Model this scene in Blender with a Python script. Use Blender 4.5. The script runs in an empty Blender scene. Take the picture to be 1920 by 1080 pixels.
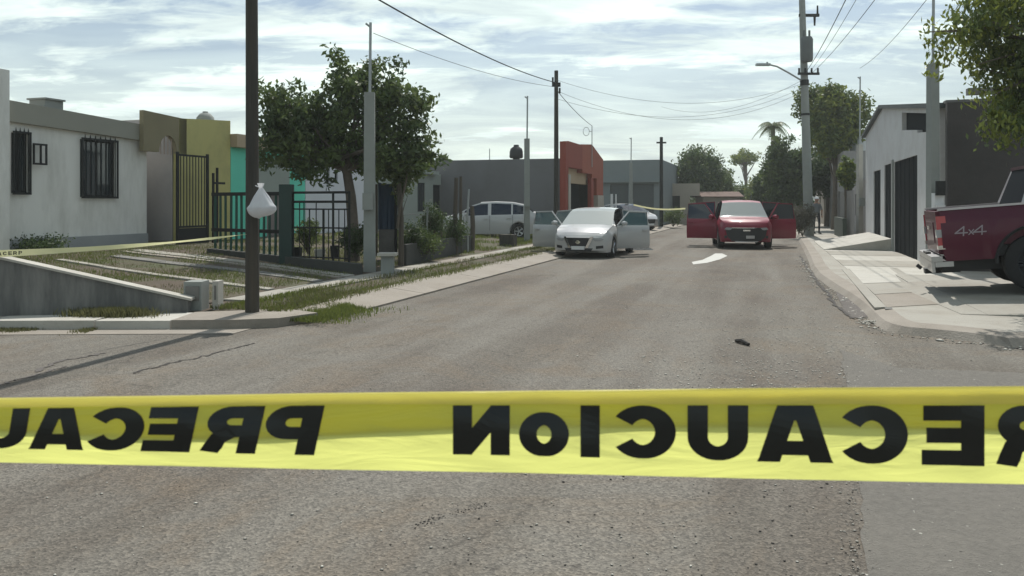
import bpy, bmesh, math, random
import numpy as np
from mathutils import Vector, Matrix
random.seed(7); rng = np.random.default_rng(7)
R = math.radians
SC = bpy.context.scene
COL = SC.collection
# ------------------------------------------------------------------ camera, sky, sun, exposure
F, HY, CH = 1500.0, 380.0, 1.6        # focal length and horizon row (in 1920 px terms), eye height
cd = bpy.data.cameras.new("Camera"); cam = bpy.data.objects.new("Camera", cd); COL.objects.link(cam)
cam.location = (0, 0, CH); cam.rotation_euler = (R(90), 0, 0)
cd.sensor_width = 36; cd.lens = 36 * F / 1920; cd.shift_y = -(540 - HY) / 1920
cd.clip_start = 0.05; cd.clip_end = 3000
cd.dof.use_dof = True; cd.dof.focus_distance = 22; cd.dof.aperture_fstop = 15
SC.camera = cam
SC.view_settings.view_transform = 'Standard'; SC.view_settings.look = 'None'
SC.view_settings.gamma = 1; SC.view_settings.use_curve_mapping = False
SC.view_settings.exposure = 0.30
SUN_EL = 56.0; SUN_AZ = 13.0           # degrees to the right of straight ahead
W = bpy.data.worlds.new("World"); SC.world = W; W.use_nodes = True
nt = W.node_tree; nt.nodes.clear(); N = nt.nodes.new; L = nt.links.new
def mth(nt_, op, a, b=None, c=None, clamp=False):
    n = nt_.nodes.new('ShaderNodeMath'); n.operation = op; n.use_clamp = clamp
    for i, v in enumerate((a, b, c)):
        if v is None: continue
        if isinstance(v, (int, float)): n.inputs[i].default_value = v
        else: nt_.links.new(v, n.inputs[i])
    return n.outputs[0]
def build_world():
    out = N('ShaderNodeOutputWorld'); bg = N('ShaderNodeBackground'); bg.inputs['Strength'].default_value = 0.1
    sky = N('ShaderNodeTexSky'); sky.sky_type = 'NISHITA'; sky.sun_disc = False
    sky.sun_elevation = R(SUN_EL); sky.sun_rotation = R(SUN_AZ); sky.altitude = 0; sky.air_density = 1.2; sky.dust_density = 1.5
    tc = N('ShaderNodeTexCoord'); sep = N('ShaderNodeSeparateXYZ'); L(tc.outputs['Generated'], sep.inputs[0])
    z = mth(nt, 'ADD', mth(nt, 'MAXIMUM', sep.outputs[2], 0.0), 0.16)
    px = mth(nt, 'DIVIDE', sep.outputs[0], z); py = mth(nt, 'DIVIDE', sep.outputs[1], z)
    cmb = N('ShaderNodeCombineXYZ'); L(px, cmb.inputs[0]); L(py, cmb.inputs[1]); cmb.inputs[2].default_value = 2.7
    mp = N('ShaderNodeMapping'); L(cmb.outputs[0], mp.inputs[0]); mp.inputs['Rotation'].default_value = (0, 0, R(28)); mp.inputs['Scale'].default_value = (0.8, 1.5, 1); mp.inputs['Location'].default_value = (0.9, 0.35, 0)
    n1 = N('ShaderNodeTexNoise'); n1.inputs['Scale'].default_value = 0.95; n1.inputs['Detail'].default_value = 9; n1.inputs['Roughness'].default_value = 0.6; n1.inputs['Distortion'].default_value = 0.5
    L(mp.outputs[0], n1.inputs['Vector'])
    n2 = N('ShaderNodeTexNoise'); n2.inputs['Scale'].default_value = 3.2; n2.inputs['Detail'].default_value = 8; n2.inputs['Roughness'].default_value = 0.62; n2.inputs['Distortion'].default_value = 0.8
    L(mp.outputs[0], n2.inputs['Vector'])
    s = mth(nt, 'ADD', mth(nt, 'MULTIPLY', n1.outputs[0], 0.7), mth(nt, 'MULTIPLY', n2.outputs[0], 0.3))
    rp = N('ShaderNodeValToRGB'); rp.color_ramp.elements[0].position = 0.455; rp.color_ramp.elements[1].position = 0.555
    L(s, rp.inputs[0])
    # cloud cover thickens towards the horizon
    hz = mth(nt, 'SUBTRACT', 1.0, mth(nt, 'MULTIPLY', sep.outputs[2], 3.6), clamp=True)
    cov = mth(nt, 'MAXIMUM', rp.outputs[0], mth(nt, 'MULTIPLY', hz, 0.92), clamp=True)
    cov = mth(nt, 'MULTIPLY', cov, 0.95)
    # light and grey parts of the cloud
    n3 = N('ShaderNodeTexNoise'); n3.inputs['Scale'].default_value = 1.7; n3.inputs['Detail'].default_value = 7; n3.inputs['Roughness'].default_value = 0.55; n3.inputs['Distortion'].default_value = 0.6
    mp2 = N('ShaderNodeMapping'); mp2.inputs['Location'].default_value = (5.3, 2.2, 1.0); mp2.inputs['Scale'].default_value = (0.8, 1.8, 1); L(cmb.outputs[0], mp2.inputs[0]); L(mp2.outputs[0], n3.inputs['Vector'])
    cr = N('ShaderNodeValToRGB'); cr.color_ramp.elements[0].position = 0.33; cr.color_ramp.elements[1].position = 0.60
    cr.color_ramp.elements[0].color = (0.50, 0.585, 0.60, 1); cr.color_ramp.elements[1].color = (0.82, 0.93, 0.86, 1)
    L(n3.outputs[0], cr.inputs[0])
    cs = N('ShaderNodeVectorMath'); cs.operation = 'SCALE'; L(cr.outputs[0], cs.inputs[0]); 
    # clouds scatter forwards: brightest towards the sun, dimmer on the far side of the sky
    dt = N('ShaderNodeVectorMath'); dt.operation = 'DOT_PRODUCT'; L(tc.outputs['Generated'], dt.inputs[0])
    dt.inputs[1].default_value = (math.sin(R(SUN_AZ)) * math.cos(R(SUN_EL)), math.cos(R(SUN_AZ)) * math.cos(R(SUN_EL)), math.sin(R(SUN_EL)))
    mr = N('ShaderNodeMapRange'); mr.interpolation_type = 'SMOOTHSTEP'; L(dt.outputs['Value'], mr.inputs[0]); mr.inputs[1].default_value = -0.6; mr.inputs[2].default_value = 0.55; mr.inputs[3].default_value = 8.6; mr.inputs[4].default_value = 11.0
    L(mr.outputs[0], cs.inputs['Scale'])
    # blue of the sky kept as nishita gives it, slightly dulled
    tint = N('ShaderNodeMixRGB'); tint.blend_type = 'MULTIPLY'; tint.inputs[0].default_value = 1; L(sky.outputs[0], tint.inputs[1]); tint.inputs[2].default_value = (.62, .66, .72, 1)
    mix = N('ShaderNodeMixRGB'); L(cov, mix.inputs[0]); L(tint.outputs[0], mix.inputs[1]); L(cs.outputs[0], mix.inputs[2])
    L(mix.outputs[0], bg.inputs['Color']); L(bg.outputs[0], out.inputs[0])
build_world()
sl = bpy.data.lights.new("Sun", 'SUN'); sl.energy = 3.9; sl.angle = R(0.6); sl.color = (1.0, 0.96, 0.89)
so = bpy.data.objects.new("Sun", sl); COL.objects.link(so)
_el, _az = R(SUN_EL), R(SUN_AZ)
sdir = Vector((math.sin(_az) * math.cos(_el), math.cos(_az) * math.cos(_el), math.sin(_el)))
so.rotation_euler = sdir.to_track_quat('Z', 'Y').to_euler(); so.location = (0, 0, 30)

# ------------------------------------------------------------------ coordinates: the street runs along D, houses either side of it
O = Vector((-2.56, 10.67)); D = Vector((0.305, 0.952)).normalized(); NN = Vector((D.y, -D.x))
STREET = math.atan2(D.y, D.x)
def S(s, t, z=None):
    p = O + D * s + NN * t
    return (p.x, p.y) if z is None else (p.x, p.y, z)
def ST(x, y):
    r = Vector((x, y)) - O; return r.dot(D), r.dot(NN)
def s_at(px, t):
    u = (px - 960) / F; b = O + NN * t
    return (u * b.y - b.x) / (D.x - u * D.y)
def t_at(px, s):
    u = (px - 960) / F; b = O + D * s
    return (u * b.y - b.x) / (NN.x - u * NN.y)
def G(px, py, z=0.0):
    Y = (CH - z) * F / (py - HY); return ((px - 960) / F * Y, Y)
def ZY(py, Y): return CH + (HY - py) / F * Y
def XY(px, Y): return (px - 960) / F * Y

# ------------------------------------------------------------------ materials
MATS = {}
def pm(name, col, rough=0.8, var=0.12, scale=2.0, bump=0.15, bscale=60.0, metal=0.0, spec=0.4, coat=0.0, dirt_or_streaks=None, dirt_or_streaks_scale=1.2, dirt_or_streaks_amt=0.5, transl=0.0, stretch=None):
    if name in MATS: return MATS[name]
    m = bpy.data.materials.new(name); m.use_nodes = True; t = m.node_tree; b = t.nodes['Principled BSDF']
    n, l = t.nodes.new, t.links.new
    tc = n('ShaderNodeTexCoord'); vec = tc.outputs['Object']
    if stretch:
        mp = n('ShaderNodeMapping'); mp.inputs['Scale'].default_value = stretch; l(vec, mp.inputs[0]); vec = mp.outputs[0]
    nz = n('ShaderNodeTexNoise'); nz.inputs['Scale'].default_value = scale; nz.inputs['Detail'].default_value = 6; nz.inputs['Roughness'].default_value = 0.65; l(vec, nz.inputs['Vector'])
    mx = n('ShaderNodeMixRGB')
    mx.inputs[1].default_value = tuple(max(0, c * (1 - var * 1.6)) for c in col) + (1,)
    mx.inputs[2].default_value = tuple(min(1, c * (1 + var * 1.6)) for c in col) + (1,)
    l(nz.outputs[0], mx.inputs[0]); co = mx.outputs[0]
    if dirt_or_streaks:
        dz = n('ShaderNodeTexNoise'); dz.inputs['Scale'].default_value = dirt_or_streaks_scale; dz.inputs['Detail'].default_value = 8; dz.inputs['Roughness'].default_value = 0.7; l(vec, dz.inputs['Vector'])
        rp = n('ShaderNodeValToRGB'); rp.color_ramp.elements[0].position = 0.45; rp.color_ramp.elements[1].position = 0.68; l(dz.outputs[0], rp.inputs[0])
        m2 = n('ShaderNodeMixRGB'); l(mth(t, 'MULTIPLY', rp.outputs[0], dirt_or_streaks_amt), m2.inputs[0]); l(co, m2.inputs[1]); m2.inputs[2].default_value = tuple(dirt_or_streaks) + (1,); co = m2.outputs[0]
    l(co, b.inputs['Base Color'])
    b.inputs['Roughness'].default_value = rough; b.inputs['Metallic'].default_value = metal
    b.inputs['Specular IOR Level'].default_value = spec; b.inputs['Coat Weight'].default_value = coat; b.inputs['Coat Roughness'].default_value = 0.06
    if bump > 0:
        bz = n('ShaderNodeTexNoise'); bz.inputs['Scale'].default_value = bscale; bz.inputs['Detail'].default_value = 4; l(vec, bz.inputs['Vector'])
        bp = n('ShaderNodeBump'); bp.inputs['Strength'].default_value = bump; bp.inputs['Distance'].default_value = 0.02; l(bz.outputs[0], bp.inputs['Height']); l(bp.outputs[0], b.inputs['Normal'])
    if transl > 0:
        tr = n('ShaderNodeBsdfTranslucent'); l(co, tr.inputs[0]); ms = n('ShaderNodeMixShader'); ms.inputs[0].default_value = transl
        l(b.outputs[0], ms.inputs[1]); l(tr.outputs[0], ms.inputs[2]); l(ms.outputs[0], t.nodes['Material Output'].inputs[0])
    MATS[name] = m; return m

def asphalt_mat():
    m = bpy.data.materials.new('asphalt'); m.use_nodes = True; t = m.node_tree; b = t.nodes['Principled BSDF']; n, l = t.nodes.new, t.links.new
    tc = n('ShaderNodeTexCoord'); v = tc.outputs['Object']
    def noise(sc, det=6, ro=0.6, vec=v, dis=0):
        q = n('ShaderNodeTexNoise'); q.inputs['Scale'].default_value = sc; q.inputs['Detail'].default_value = det; q.inputs['Roughness'].default_value = ro; q.inputs['Distortion'].default_value = dis; l(vec, q.inputs['Vector']); return q.outputs[0]
    def ramp(x, a, b_, ca=(0, 0, 0, 1), cb=(1, 1, 1, 1)):
        r = n('ShaderNodeValToRGB'); r.color_ramp.elements[0].position = a; r.color_ramp.elements[1].position = b_; r.color_ramp.elements[0].color = ca; r.color_ramp.elements[1].color = cb; l(x, r.inputs[0]); return r.outputs[0]
    def mix(f, a, c, mode='MIX'):
        x = n('ShaderNodeMixRGB'); x.blend_type = mode
        for i, q in enumerate((f, a, c)):
            if isinstance(q, (int, float)): x.inputs[i].default_value = q
            elif isinstance(q, tuple): x.inputs[i].default_value = q
            else: l(q, x.inputs[i])
        return x.outputs[0]
    col = mix(ramp(noise(0.35, 7, 0.6, dis=0.6), 0.35, 0.65), (0.100, 0.086, 0.073, 1), (0.138, 0.129, 0.113, 1))
    # worn wheel lanes run with the street
    mp = n('ShaderNodeMapping'); mp.inputs['Rotation'].default_value = (0, 0, -STREET + R(90)); l(v, mp.inputs[0])
    mp2 = n('ShaderNodeMapping'); mp2.inputs['Scale'].default_value = (1.1, 0.08, 1); l(mp.outputs[0], mp2.inputs[0])
    col = mix(mth(t, 'MULTIPLY', ramp(noise(1.0, 5, 0.55, mp2.outputs[0]), 0.42, 0.60), 0.6), col, (0.185, 0.176, 0.158, 1))
    # dusty soil patches
    col = mix(mth(t, 'MULTIPLY', ramp(noise(0.55, 10, 0.75, dis=1.2), 0.48, 0.66), 0.60), col, (0.150, 0.118, 0.086, 1))
    col = mix(mth(t, 'MULTIPLY', ramp(noise(2.2, 9, 0.78, dis=1.5), 0.56, 0.70), 0.5), col, (0.085, 0.074, 0.060, 1))
    col = mix(mth(t, 'MULTIPLY', ramp(noise(3.1, 9, 0.8, dis=0.8), 0.60, 0.72), 0.4), col, (0.27, 0.25, 0.21, 1))
    vo = n('ShaderNodeTexVoronoi'); vo.inputs['Scale'].default_value = 75; l(v, vo.inputs['Vector'])
    agg = ramp(vo.outputs['Color'], 0.1, 0.9, (0.62, 0.62, 0.62, 1), (1.38, 1.36, 1.32, 1))
    col = mix(0.85, col, agg, 'MULTIPLY')
    col = mix(0.7, col, ramp(noise(26, 6, 0.75), 0.3, 0.72, (0.6, 0.6, 0.6, 1), (1.32, 1.3, 1.27, 1)), 'MULTIPLY')
    # network of fine old cracks, broken up so that it comes and goes
    dn = n('ShaderNodeTexNoise'); dn.inputs['Scale'].default_value = 2.2; dn.inputs['Detail'].default_value = 6; l(v, dn.inputs['Vector'])
    dv = n('ShaderNodeVectorMath'); dv.operation = 'MULTIPLY_ADD'; l(dn.outputs['Color'], dv.inputs[0]); dv.inputs[1].default_value = (.9, .9, 0); l(v, dv.inputs[2])
    vc = n('ShaderNodeTexVoronoi'); vc.feature = 'DISTANCE_TO_EDGE'; vc.inputs['Scale'].default_value = 0.75; l(dv.outputs[0], vc.inputs['Vector'])
    ck = mth(t, 'MULTIPLY', ramp(vc.outputs['Distance'], .0, .016, (1, 1, 1, 1), (0, 0, 0, 1)), ramp(noise(0.45, 4, 0.6), .50, .60))
    col = mix(mth(t, 'MULTIPLY', ck, .6), col, (0.045, 0.04, 0.035, 1))
    # dark pocks
    pk = ramp(noise(9, 3, 0.5), 0.68, 0.72); col = mix(mth(t, 'MULTIPLY', pk, 0.55), col, (0.05, 0.045, 0.04, 1))
    l(col, b.inputs['Base Color']); b.inputs['Roughness'].default_value = 0.9; b.inputs['Specular IOR Level'].default_value = 0.25
    bp = n('ShaderNodeBump'); bp.inputs['Strength'].default_value = 0.55; bp.inputs['Distance'].default_value = 0.012
    l(mth(t, 'ADD', vo.outputs['Distance'], noise(30, 5, 0.8)), bp.inputs['Height']); l(bp.outputs[0], b.inputs['Normal'])
    return m
def glass_mat(name, col, alpha, rough=0.04):
    m = bpy.data.materials.new(name); m.use_nodes = True; t = m.node_tree; b = t.nodes['Principled BSDF']
    b.inputs['Base Color'].default_value = tuple(col) + (1,); b.inputs['Roughness'].default_value = rough; b.inputs['Alpha'].default_value = alpha
    b.inputs['Specular IOR Level'].default_value = 0.9
    MATS[name] = m; return m
ASPH = asphalt_mat()
CONC = pm('sidewalk_concrete', (0.30, 0.285, 0.25), 0.9, 0.14, 1.4, 0.35, 45, dirt_or_streaks=(0.20, 0.175, 0.14), dirt_or_streaks_scale=0.9, dirt_or_streaks_amt=0.55)
CONC2 = pm('apron_concrete', (0.255, 0.228, 0.195), 0.9, 0.16, 1.8, 0.4, 40, dirt_or_streaks=(0.17, 0.145, 0.115), dirt_or_streaks_scale=1.1, dirt_or_streaks_amt=0.6)
CONCW = pm('pale_concrete', (0.41, 0.395, 0.355), 0.88, 0.12, 2.0, 0.3, 45, dirt_or_streaks=(0.26, 0.24, 0.20), dirt_or_streaks_scale=1.5, dirt_or_streaks_amt=0.5)
CONCD = pm('dark_concrete', (0.17, 0.165, 0.155), 0.92, 0.2, 1.5, 0.4, 30, dirt_or_streaks=(0.09, 0.085, 0.075), dirt_or_streaks_scale=1.4, dirt_or_streaks_amt=0.6)
CONCSH = pm('shade_dark_concrete', (0.055, 0.056, 0.052), 0.95, 0.25, 2, 0.4, 30)  # dark low-wall concrete with the tree's shade put into its colour
CONCP = pm('post_concrete', (0.24, 0.255, 0.24), 0.9, 0.12, 3, 0.25, 40)
CONCS = pm('streaky_concrete', (0.12, 0.12, 0.115), 0.92, 0.3, 3.0, 0.5, 25, dirt_or_streaks=(0.24, 0.235, 0.22), dirt_or_streaks_scale=2.6, dirt_or_streaks_amt=0.75, stretch=(1.6, 1.6, 0.22))  # pale vertical streaks are sun on the wall, put into the colour
SOIL = pm('soil', (0.078, 0.060, 0.043), 0.97, 0.25, 2.5, 0.8, 25, dirt_or_streaks=(0.06, 0.075, 0.03), dirt_or_streaks_scale=0.8, dirt_or_streaks_amt=0.9)
FARG = pm('far_ground', (0.15, 0.13, 0.10), 0.97, 0.2, 0.3, 0, dirt_or_streaks=(0.07, 0.08, 0.035), dirt_or_streaks_scale=0.1, dirt_or_streaks_amt=0.8)
PATCH = pm('patch_asphalt', (0.128, 0.119, 0.104), 0.92, 0.3, 22, 0.7, 90, dirt_or_streaks=(0.165, 0.152, 0.13), dirt_or_streaks_scale=2.0, dirt_or_streaks_amt=0.5)
TAR = pm('tar_asphalt', (0.105, 0.094, 0.086), 0.92, 0.2, 3, 0.6, 70)
GRASS = pm('grass_blade', (0.125, 0.150, 0.036), 0.7, 0.4, 3.0, 0, transl=0.4)
GRASSD = pm('grass_dry', (0.13, 0.13, 0.055), 0.8, 0.4, 3.0, 0, transl=0.35)
def leafmat(name, c): return pm(name, c, 0.5, 0.45, 1.6, 0, spec=0.35, transl=0.38)
LEAFD = leafmat('leaf_dark', (0.065, 0.098, 0.036)); LEAFM = leafmat('leaf_mid', (0.100, 0.138, 0.042)); LEAFY = leafmat('leaf_yellow', (0.175, 0.205, 0.040))
BARK = pm('bark', (0.12, 0.10, 0.08), 0.95, 0.3, 6, 0.8, 20)
WHITEW = pm('white_render', (0.70, 0.69, 0.65), 0.9, 0.05, 1.2, 0.2, 30, dirt_or_streaks=(0.46, 0.45, 0.41), dirt_or_streaks_scale=1.6, dirt_or_streaks_amt=0.65, stretch=(1, 1, .3))
KHAKI = pm('khaki_border', (0.27, 0.265, 0.225), 0.9, 0.08, 1.0, 0.15, 50)  # even khaki for the darker band along the wall top
BROWNY = pm('brown_olive_render', (0.22, 0.19, 0.115), 0.9, 0.1, 1.5, 0.15, 50)
OLIVE = pm('olive_yellow_render', (0.47, 0.43, 0.17), 0.9, 0.07, 1.2, 0.15, 50, dirt_or_streaks=(0.22, 0.20, 0.10), dirt_or_streaks_amt=0.4)
MINT = pm('turquoise_render', (0.13, 0.60, 0.44), 0.85, 0.06, 1.2, 0.12, 50)
PEACH = pm('peach_trim', (0.40, 0.31, 0.21), 0.9, 0.07, 1.2, 0.1, 50)
PALEG = pm('pale_green_render', (0.28, 0.31, 0.28), 0.9, 0.08, 1.2, 0.1, 50)
GREYW = pm('grey_party_wall', (0.145, 0.145, 0.15), 0.92, 0.07, 0.8, 0.2, 40, dirt_or_streaks=(0.115, 0.113, 0.112), dirt_or_streaks_scale=0.5, dirt_or_streaks_amt=0.7)
BLUEG = pm('blue_grey_render', (0.19, 0.215, 0.22), 0.9, 0.08, 0.8, 0.1, 40)
REDO = pm('orange_red_render', (0.29, 0.078, 0.045), 0.85, 0.08, 1.2, 0.1, 50)
REDD = pm('deep_red_render', (0.24, 0.05, 0.032), 0.85, 0.08, 1.2, 0.1, 50)
BEIGE = pm('beige_render', (0.38, 0.34, 0.29), 0.9, 0.08, 1.2, 0.1, 50)
BROWNW = pm('dark_brown_wall', (0.062, 0.056, 0.054), 0.92, 0.16, 1.2, 0.3, 30, dirt_or_streaks=(0.04, 0.037, 0.036), dirt_or_streaks_scale=0.8, dirt_or_streaks_amt=0.7)
PINKW = pm('pinkish_wall', (0.36, 0.335, 0.325), 0.9, 0.1, 1.2, 0.15, 40, dirt_or_streaks=(0.22, 0.22, 0.225), dirt_or_streaks_scale=0.6, dirt_or_streaks_amt=0.7)
BLACKM = pm('black_iron', (0.010, 0.011, 0.011), 0.7, 0.2, 4, 0.1, 60)
DARKG = pm('dark_green_iron', (0.014, 0.036, 0.031), 0.5, 0.2, 4, 0.1, 60)
GREENP = pm('green_paint', (0.014, 0.065, 0.048), 0.5, 0.15, 4, 0.1, 60)
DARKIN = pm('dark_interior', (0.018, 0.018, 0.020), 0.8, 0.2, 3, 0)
NAVY = pm('navy_sheet', (0.022, 0.045, 0.085), 0.6, 0.15, 3, 0.2, 8)
WOOD = pm('weathered_wood', (0.085, 0.072, 0.058), 0.93, 0.3, 8, 0.6, 40, stretch=(1, 1, 0.12))
WOODB = pm('creosoted_wood', (0.045, 0.042, 0.036), 0.9, 0.45, 8, 0.8, 40, stretch=(1, 1, 0.08), dirt_or_streaks=(.10, .075, .05), dirt_or_streaks_scale=6, dirt_or_streaks_amt=.5)
STEEL = pm('galvanised_steel', (0.33, 0.35, 0.35), 0.5, 0.1, 5, 0.05, 60, metal=0.5)
WIREM = pm('wire', (0.03, 0.03, 0.032), 0.6, 0.1, 1, 0)
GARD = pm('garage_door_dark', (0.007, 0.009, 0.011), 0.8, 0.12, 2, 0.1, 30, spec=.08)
GARG = pm('garage_door_grey', (0.085, 0.098, 0.10), 0.6, 0.1, 2, 0.1, 30)
PLASW = pm('white_plastic', (0.60, 0.61, 0.61), 0.5, 0.06, 3, 0.1, 30)
PLASB = pm('black_plastic', (0.02, 0.02, 0.022), 0.5, 0.1, 3, 0)
RUB = pm('rubber', (0.018, 0.018, 0.019), 0.85, 0.2, 8, 0.1, 60)
RIMM = pm('rim_metal', (0.42, 0.43, 0.44), 0.3, 0.05, 4, 0, metal=0.8)
CHROME = pm('chrome', (0.72, 0.72, 0.72), 0.12, 0.03, 4, 0, metal=1.0)
PAINTH = pm('hatchback_white_paint', (0.42, 0.42, 0.42), 0.35, 0.02, 3, 0, coat=0.5)
PAINTW = pm('white_car_paint', (0.40, 0.40, 0.395), 0.32, 0.02, 3, 0, coat=0.8)
PAINTS = pm('silver_car_paint', (0.33, 0.33, 0.33), 0.32, 0.03, 3, 0, metal=0.3, coat=0.8)
PAINTR = pm('dark_red_car_paint', (0.18, 0.008, 0.026), 0.42, 0.05, 3, 0, spec=.3, coat=0.25)
PAINTM = pm('maroon_truck_paint', (0.070, 0.003, 0.018), 0.4, 0.06, 3, 0, spec=.25, coat=0.3)
LENS = pm('lamp_lens', (0.30, 0.31, 0.32), 0.08, 0.05, 8, 0, coat=1)
LENSR = pm('tail_lens', (0.40, 0.05, 0.06), 0.12, 0.05, 8, 0, coat=1)
SEATM = pm('seat_cloth', (0.05, 0.05, 0.055), 0.9, 0.2, 8, 0)
GLSW = glass_mat('windshield_sky_glass', (0.26, 0.29, 0.28), 0.80, 0.06)  # pale base colour stands in for the sky reflected in the screen
GLSD = glass_mat('dark_tint_glass', (0.012, 0.016, 0.02), 0.93)
GLSG = glass_mat('green_tint_glass', (0.06, 0.11, 0.10), 0.72)
GLT = pm('dark_smoked_glass', (.012, .014, .018), .6, .05, 3, 0, spec=.02)
GLSH = glass_mat('house_glass', (0.03, 0.04, 0.045), 0.9)
PAINTL = pm('road_paint', (0.42, 0.42, 0.39), 0.7, 0.1, 4, 0.2, 60, dirt_or_streaks=(0.35, 0.33, 0.30), dirt_or_streaks_scale=6, dirt_or_streaks_amt=0.5)
STONE = pm('pale_stone', (0.36, 0.34, 0.30), 0.9, 0.3, 5, 0.2, 40)
STONED = pm('dark_stone', (0.045, 0.04, 0.036), 0.9, 0.3, 5, 0.2, 40)
BAG = pm('white_bag_plastic', (0.62, 0.63, 0.65), 0.35, 0.06, 5, 0.3, 22, transl=0.35)
SKIN = pm('skin', (0.30, 0.17, 0.11), 0.6, 0.05, 4, 0)
SHIRT = pm('grey_shirt', (0.13, 0.14, 0.15), 0.9, 0.15, 5, 0)
TROU = pm('dark_trousers', (0.03, 0.032, 0.04), 0.9, 0.15, 5, 0)
CAPW = pm('white_cap', (0.7, 0.7, 0.7), 0.8, 0.05, 5, 0)
CLOTHD = pm('dark_cloth', (0.035, 0.04, 0.04), 0.9, 0.3, 8, 0.3, 20)
CLOTHG = pm('grey_green_cloth', (0.20, 0.24, 0.20), 0.9, 0.3, 8, 0.3, 20)
ROOFT = pm('brown_roof', (0.13, 0.085, 0.07), 0.9, 0.2, 2, 0.2, 20)

# ------------------------------------------------------------------ mesh building
class MB:
    def __init__(s): s.v = []; s.f = []
    def add(s, vs, fs):
        b = len(s.v); s.v += [tuple(v) for v in vs]; s.f += [tuple(b + i for i in f) for f in fs]; return s
    def box(s, x0, x1, y0, y1, z0, z1):
        return s.add([(x0, y0, z0), (x1, y0, z0), (x1, y1, z0), (x0, y1, z0), (x0, y0, z1), (x1, y0, z1), (x1, y1, z1), (x0, y1, z1)],
                     [(0, 3, 2, 1), (4, 5, 6, 7), (0, 1, 5, 4), (1, 2, 6, 5), (2, 3, 7, 6), (3, 0, 4, 7)])
    def prism(s, poly, z0, z1):
        a = sum(poly[i][0] * poly[(i + 1) % len(poly)][1] - poly[(i + 1) % len(poly)][0] * poly[i][1] for i in range(len(poly)))
        z0 = z0 if isinstance(z0, (list, tuple)) else [z0] * len(poly); z1 = z1 if isinstance(z1, (list, tuple)) else [z1] * len(poly)
        if a < 0: poly = poly[::-1]; z0 = z0[::-1]; z1 = z1[::-1]
        n = len(poly); vs = [(p[0], p[1], z0[i]) for i, p in enumerate(poly)] + [(p[0], p[1], z1[i]) for i, p in enumerate(poly)]
        return s.add(vs, [tuple(range(n))[::-1], tuple(range(n, 2 * n))] + [(i, (i + 1) % n, n + (i + 1) % n, n + i) for i in range(n)])
    def sheet(s, poly, z):
        z = z if isinstance(z, (list, tuple)) else [z] * len(poly)
        a = sum(poly[i][0] * poly[(i + 1) % len(poly)][1] - poly[(i + 1) % len(poly)][0] * poly[i][1] for i in range(len(poly)))
        idx = list(range(len(poly)));  idx = idx if a > 0 else idx[::-1]
        return s.add([(p[0], p[1], z[i]) for i, p in enumerate(poly)], [tuple(idx)])
    def st(s, s0, s1, t0, t1, z0, z1):
        return s.prism([S(s0, t0), S(s1, t0), S(s1, t1), S(s0, t1)], z0, z1)
    def tube(s, pts, r, n=8, cap=True):
        pts = [Vector(p) for p in pts]; r = r if isinstance(r, (list, tuple)) else [r] * len(pts); vs = []; fs = []
        for i, p in enumerate(pts):
            d = (pts[min(i + 1, len(pts) - 1)] - pts[max(i - 1, 0)]).normalized()
            up = Vector((0, 0, 1)) if abs(d.z) < 0.95 else Vector((1, 0, 0))
            a = d.cross(up).normalized(); b = d.cross(a).normalized()
            for k in range(n):
                w = 2 * math.pi * k / n; vs.append(p + (a * math.cos(w) + b * math.sin(w)) * r[i])
        for i in range(len(pts) - 1):
            for k in range(n):
                fs.append((i * n + k, i * n + (k + 1) % n, (i + 1) * n + (k + 1) % n, (i + 1) * n + k))
        if cap: fs += [tuple(range(n))[::-1], tuple(range((len(pts) - 1) * n, len(pts) * n))]
        return s.add(vs, fs)
    def lathe(s, prof, c=(0, 0, 0), n=20, axis='z', a0=0, a1=2 * math.pi):
        full = abs(a1 - a0 - 2 * math.pi) < 1e-6; m = n if full else n + 1; vs = []; fs = []
        for (r, h) in prof:
            for k in range(m):
                w = a0 + (a1 - a0) * k / n; x, y = r * math.cos(w), r * math.sin(w)
                vs.append((c[0] + x, c[1] + y, c[2] + h) if axis == 'z' else (c[0] + x, c[1] + h, c[2] + y))
        for i in range(len(prof) - 1):
            for k in range(n):
                k2 = (k + 1) % m
                fs.append((i * m + k, i * m + k2, (i + 1) * m + k2, (i + 1) * m + k))
        return s.add(vs, fs)
    def obj(s, name, mat, parent=None, smooth=False, loc=None, rotz=0.0, sharp=40, weld=False):
        me = bpy.data.meshes.new(name); me.from_pydata(s.v, [], s.f); me.update()
        if weld:
            bm = bmesh.new(); bm.from_mesh(me); bmesh.ops.remove_doubles(bm, verts=bm.verts, dist=2e-4); bmesh.ops.recalc_face_normals(bm, faces=bm.faces); bm.to_mesh(me); bm.free()
        if smooth:
            me.polygons.foreach_set('use_smooth', [True] * len(me.polygons))
            try: me.set_sharp_from_angle(angle=R(sharp))
            except Exception: pass
        me.materials.append(mat)
        return link(name, me, parent, loc, rotz)
def link(name, me, parent=None, loc=None, rotz=0.0):
    o = bpy.data.objects.new(name, me); COL.objects.link(o)
    if loc is not None: o.location = loc
    o.rotation_euler[2] = rotz
    if parent is not None: o.parent = parent
    return o
def tag(o, label, cat, group=None, kind=None):
    if label: o['label'] = label
    if cat: o['category'] = cat
    if group: o['group'] = group
    if kind: o['kind'] = kind
    return o
def thing(name, label, cat, loc=(0, 0, 0), rotz=0, group=None):
    o = bpy.data.objects.new(name, None); COL.objects.link(o); o.location = loc; o.rotation_euler = (0, 0, rotz); o.empty_display_size = 0.3
    return tag(o, label, cat, group)
def struct(name, mb, mat, smooth=False):
    o = mb.obj(name, mat, None, smooth); o['kind'] = 'structure'; return o
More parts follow.
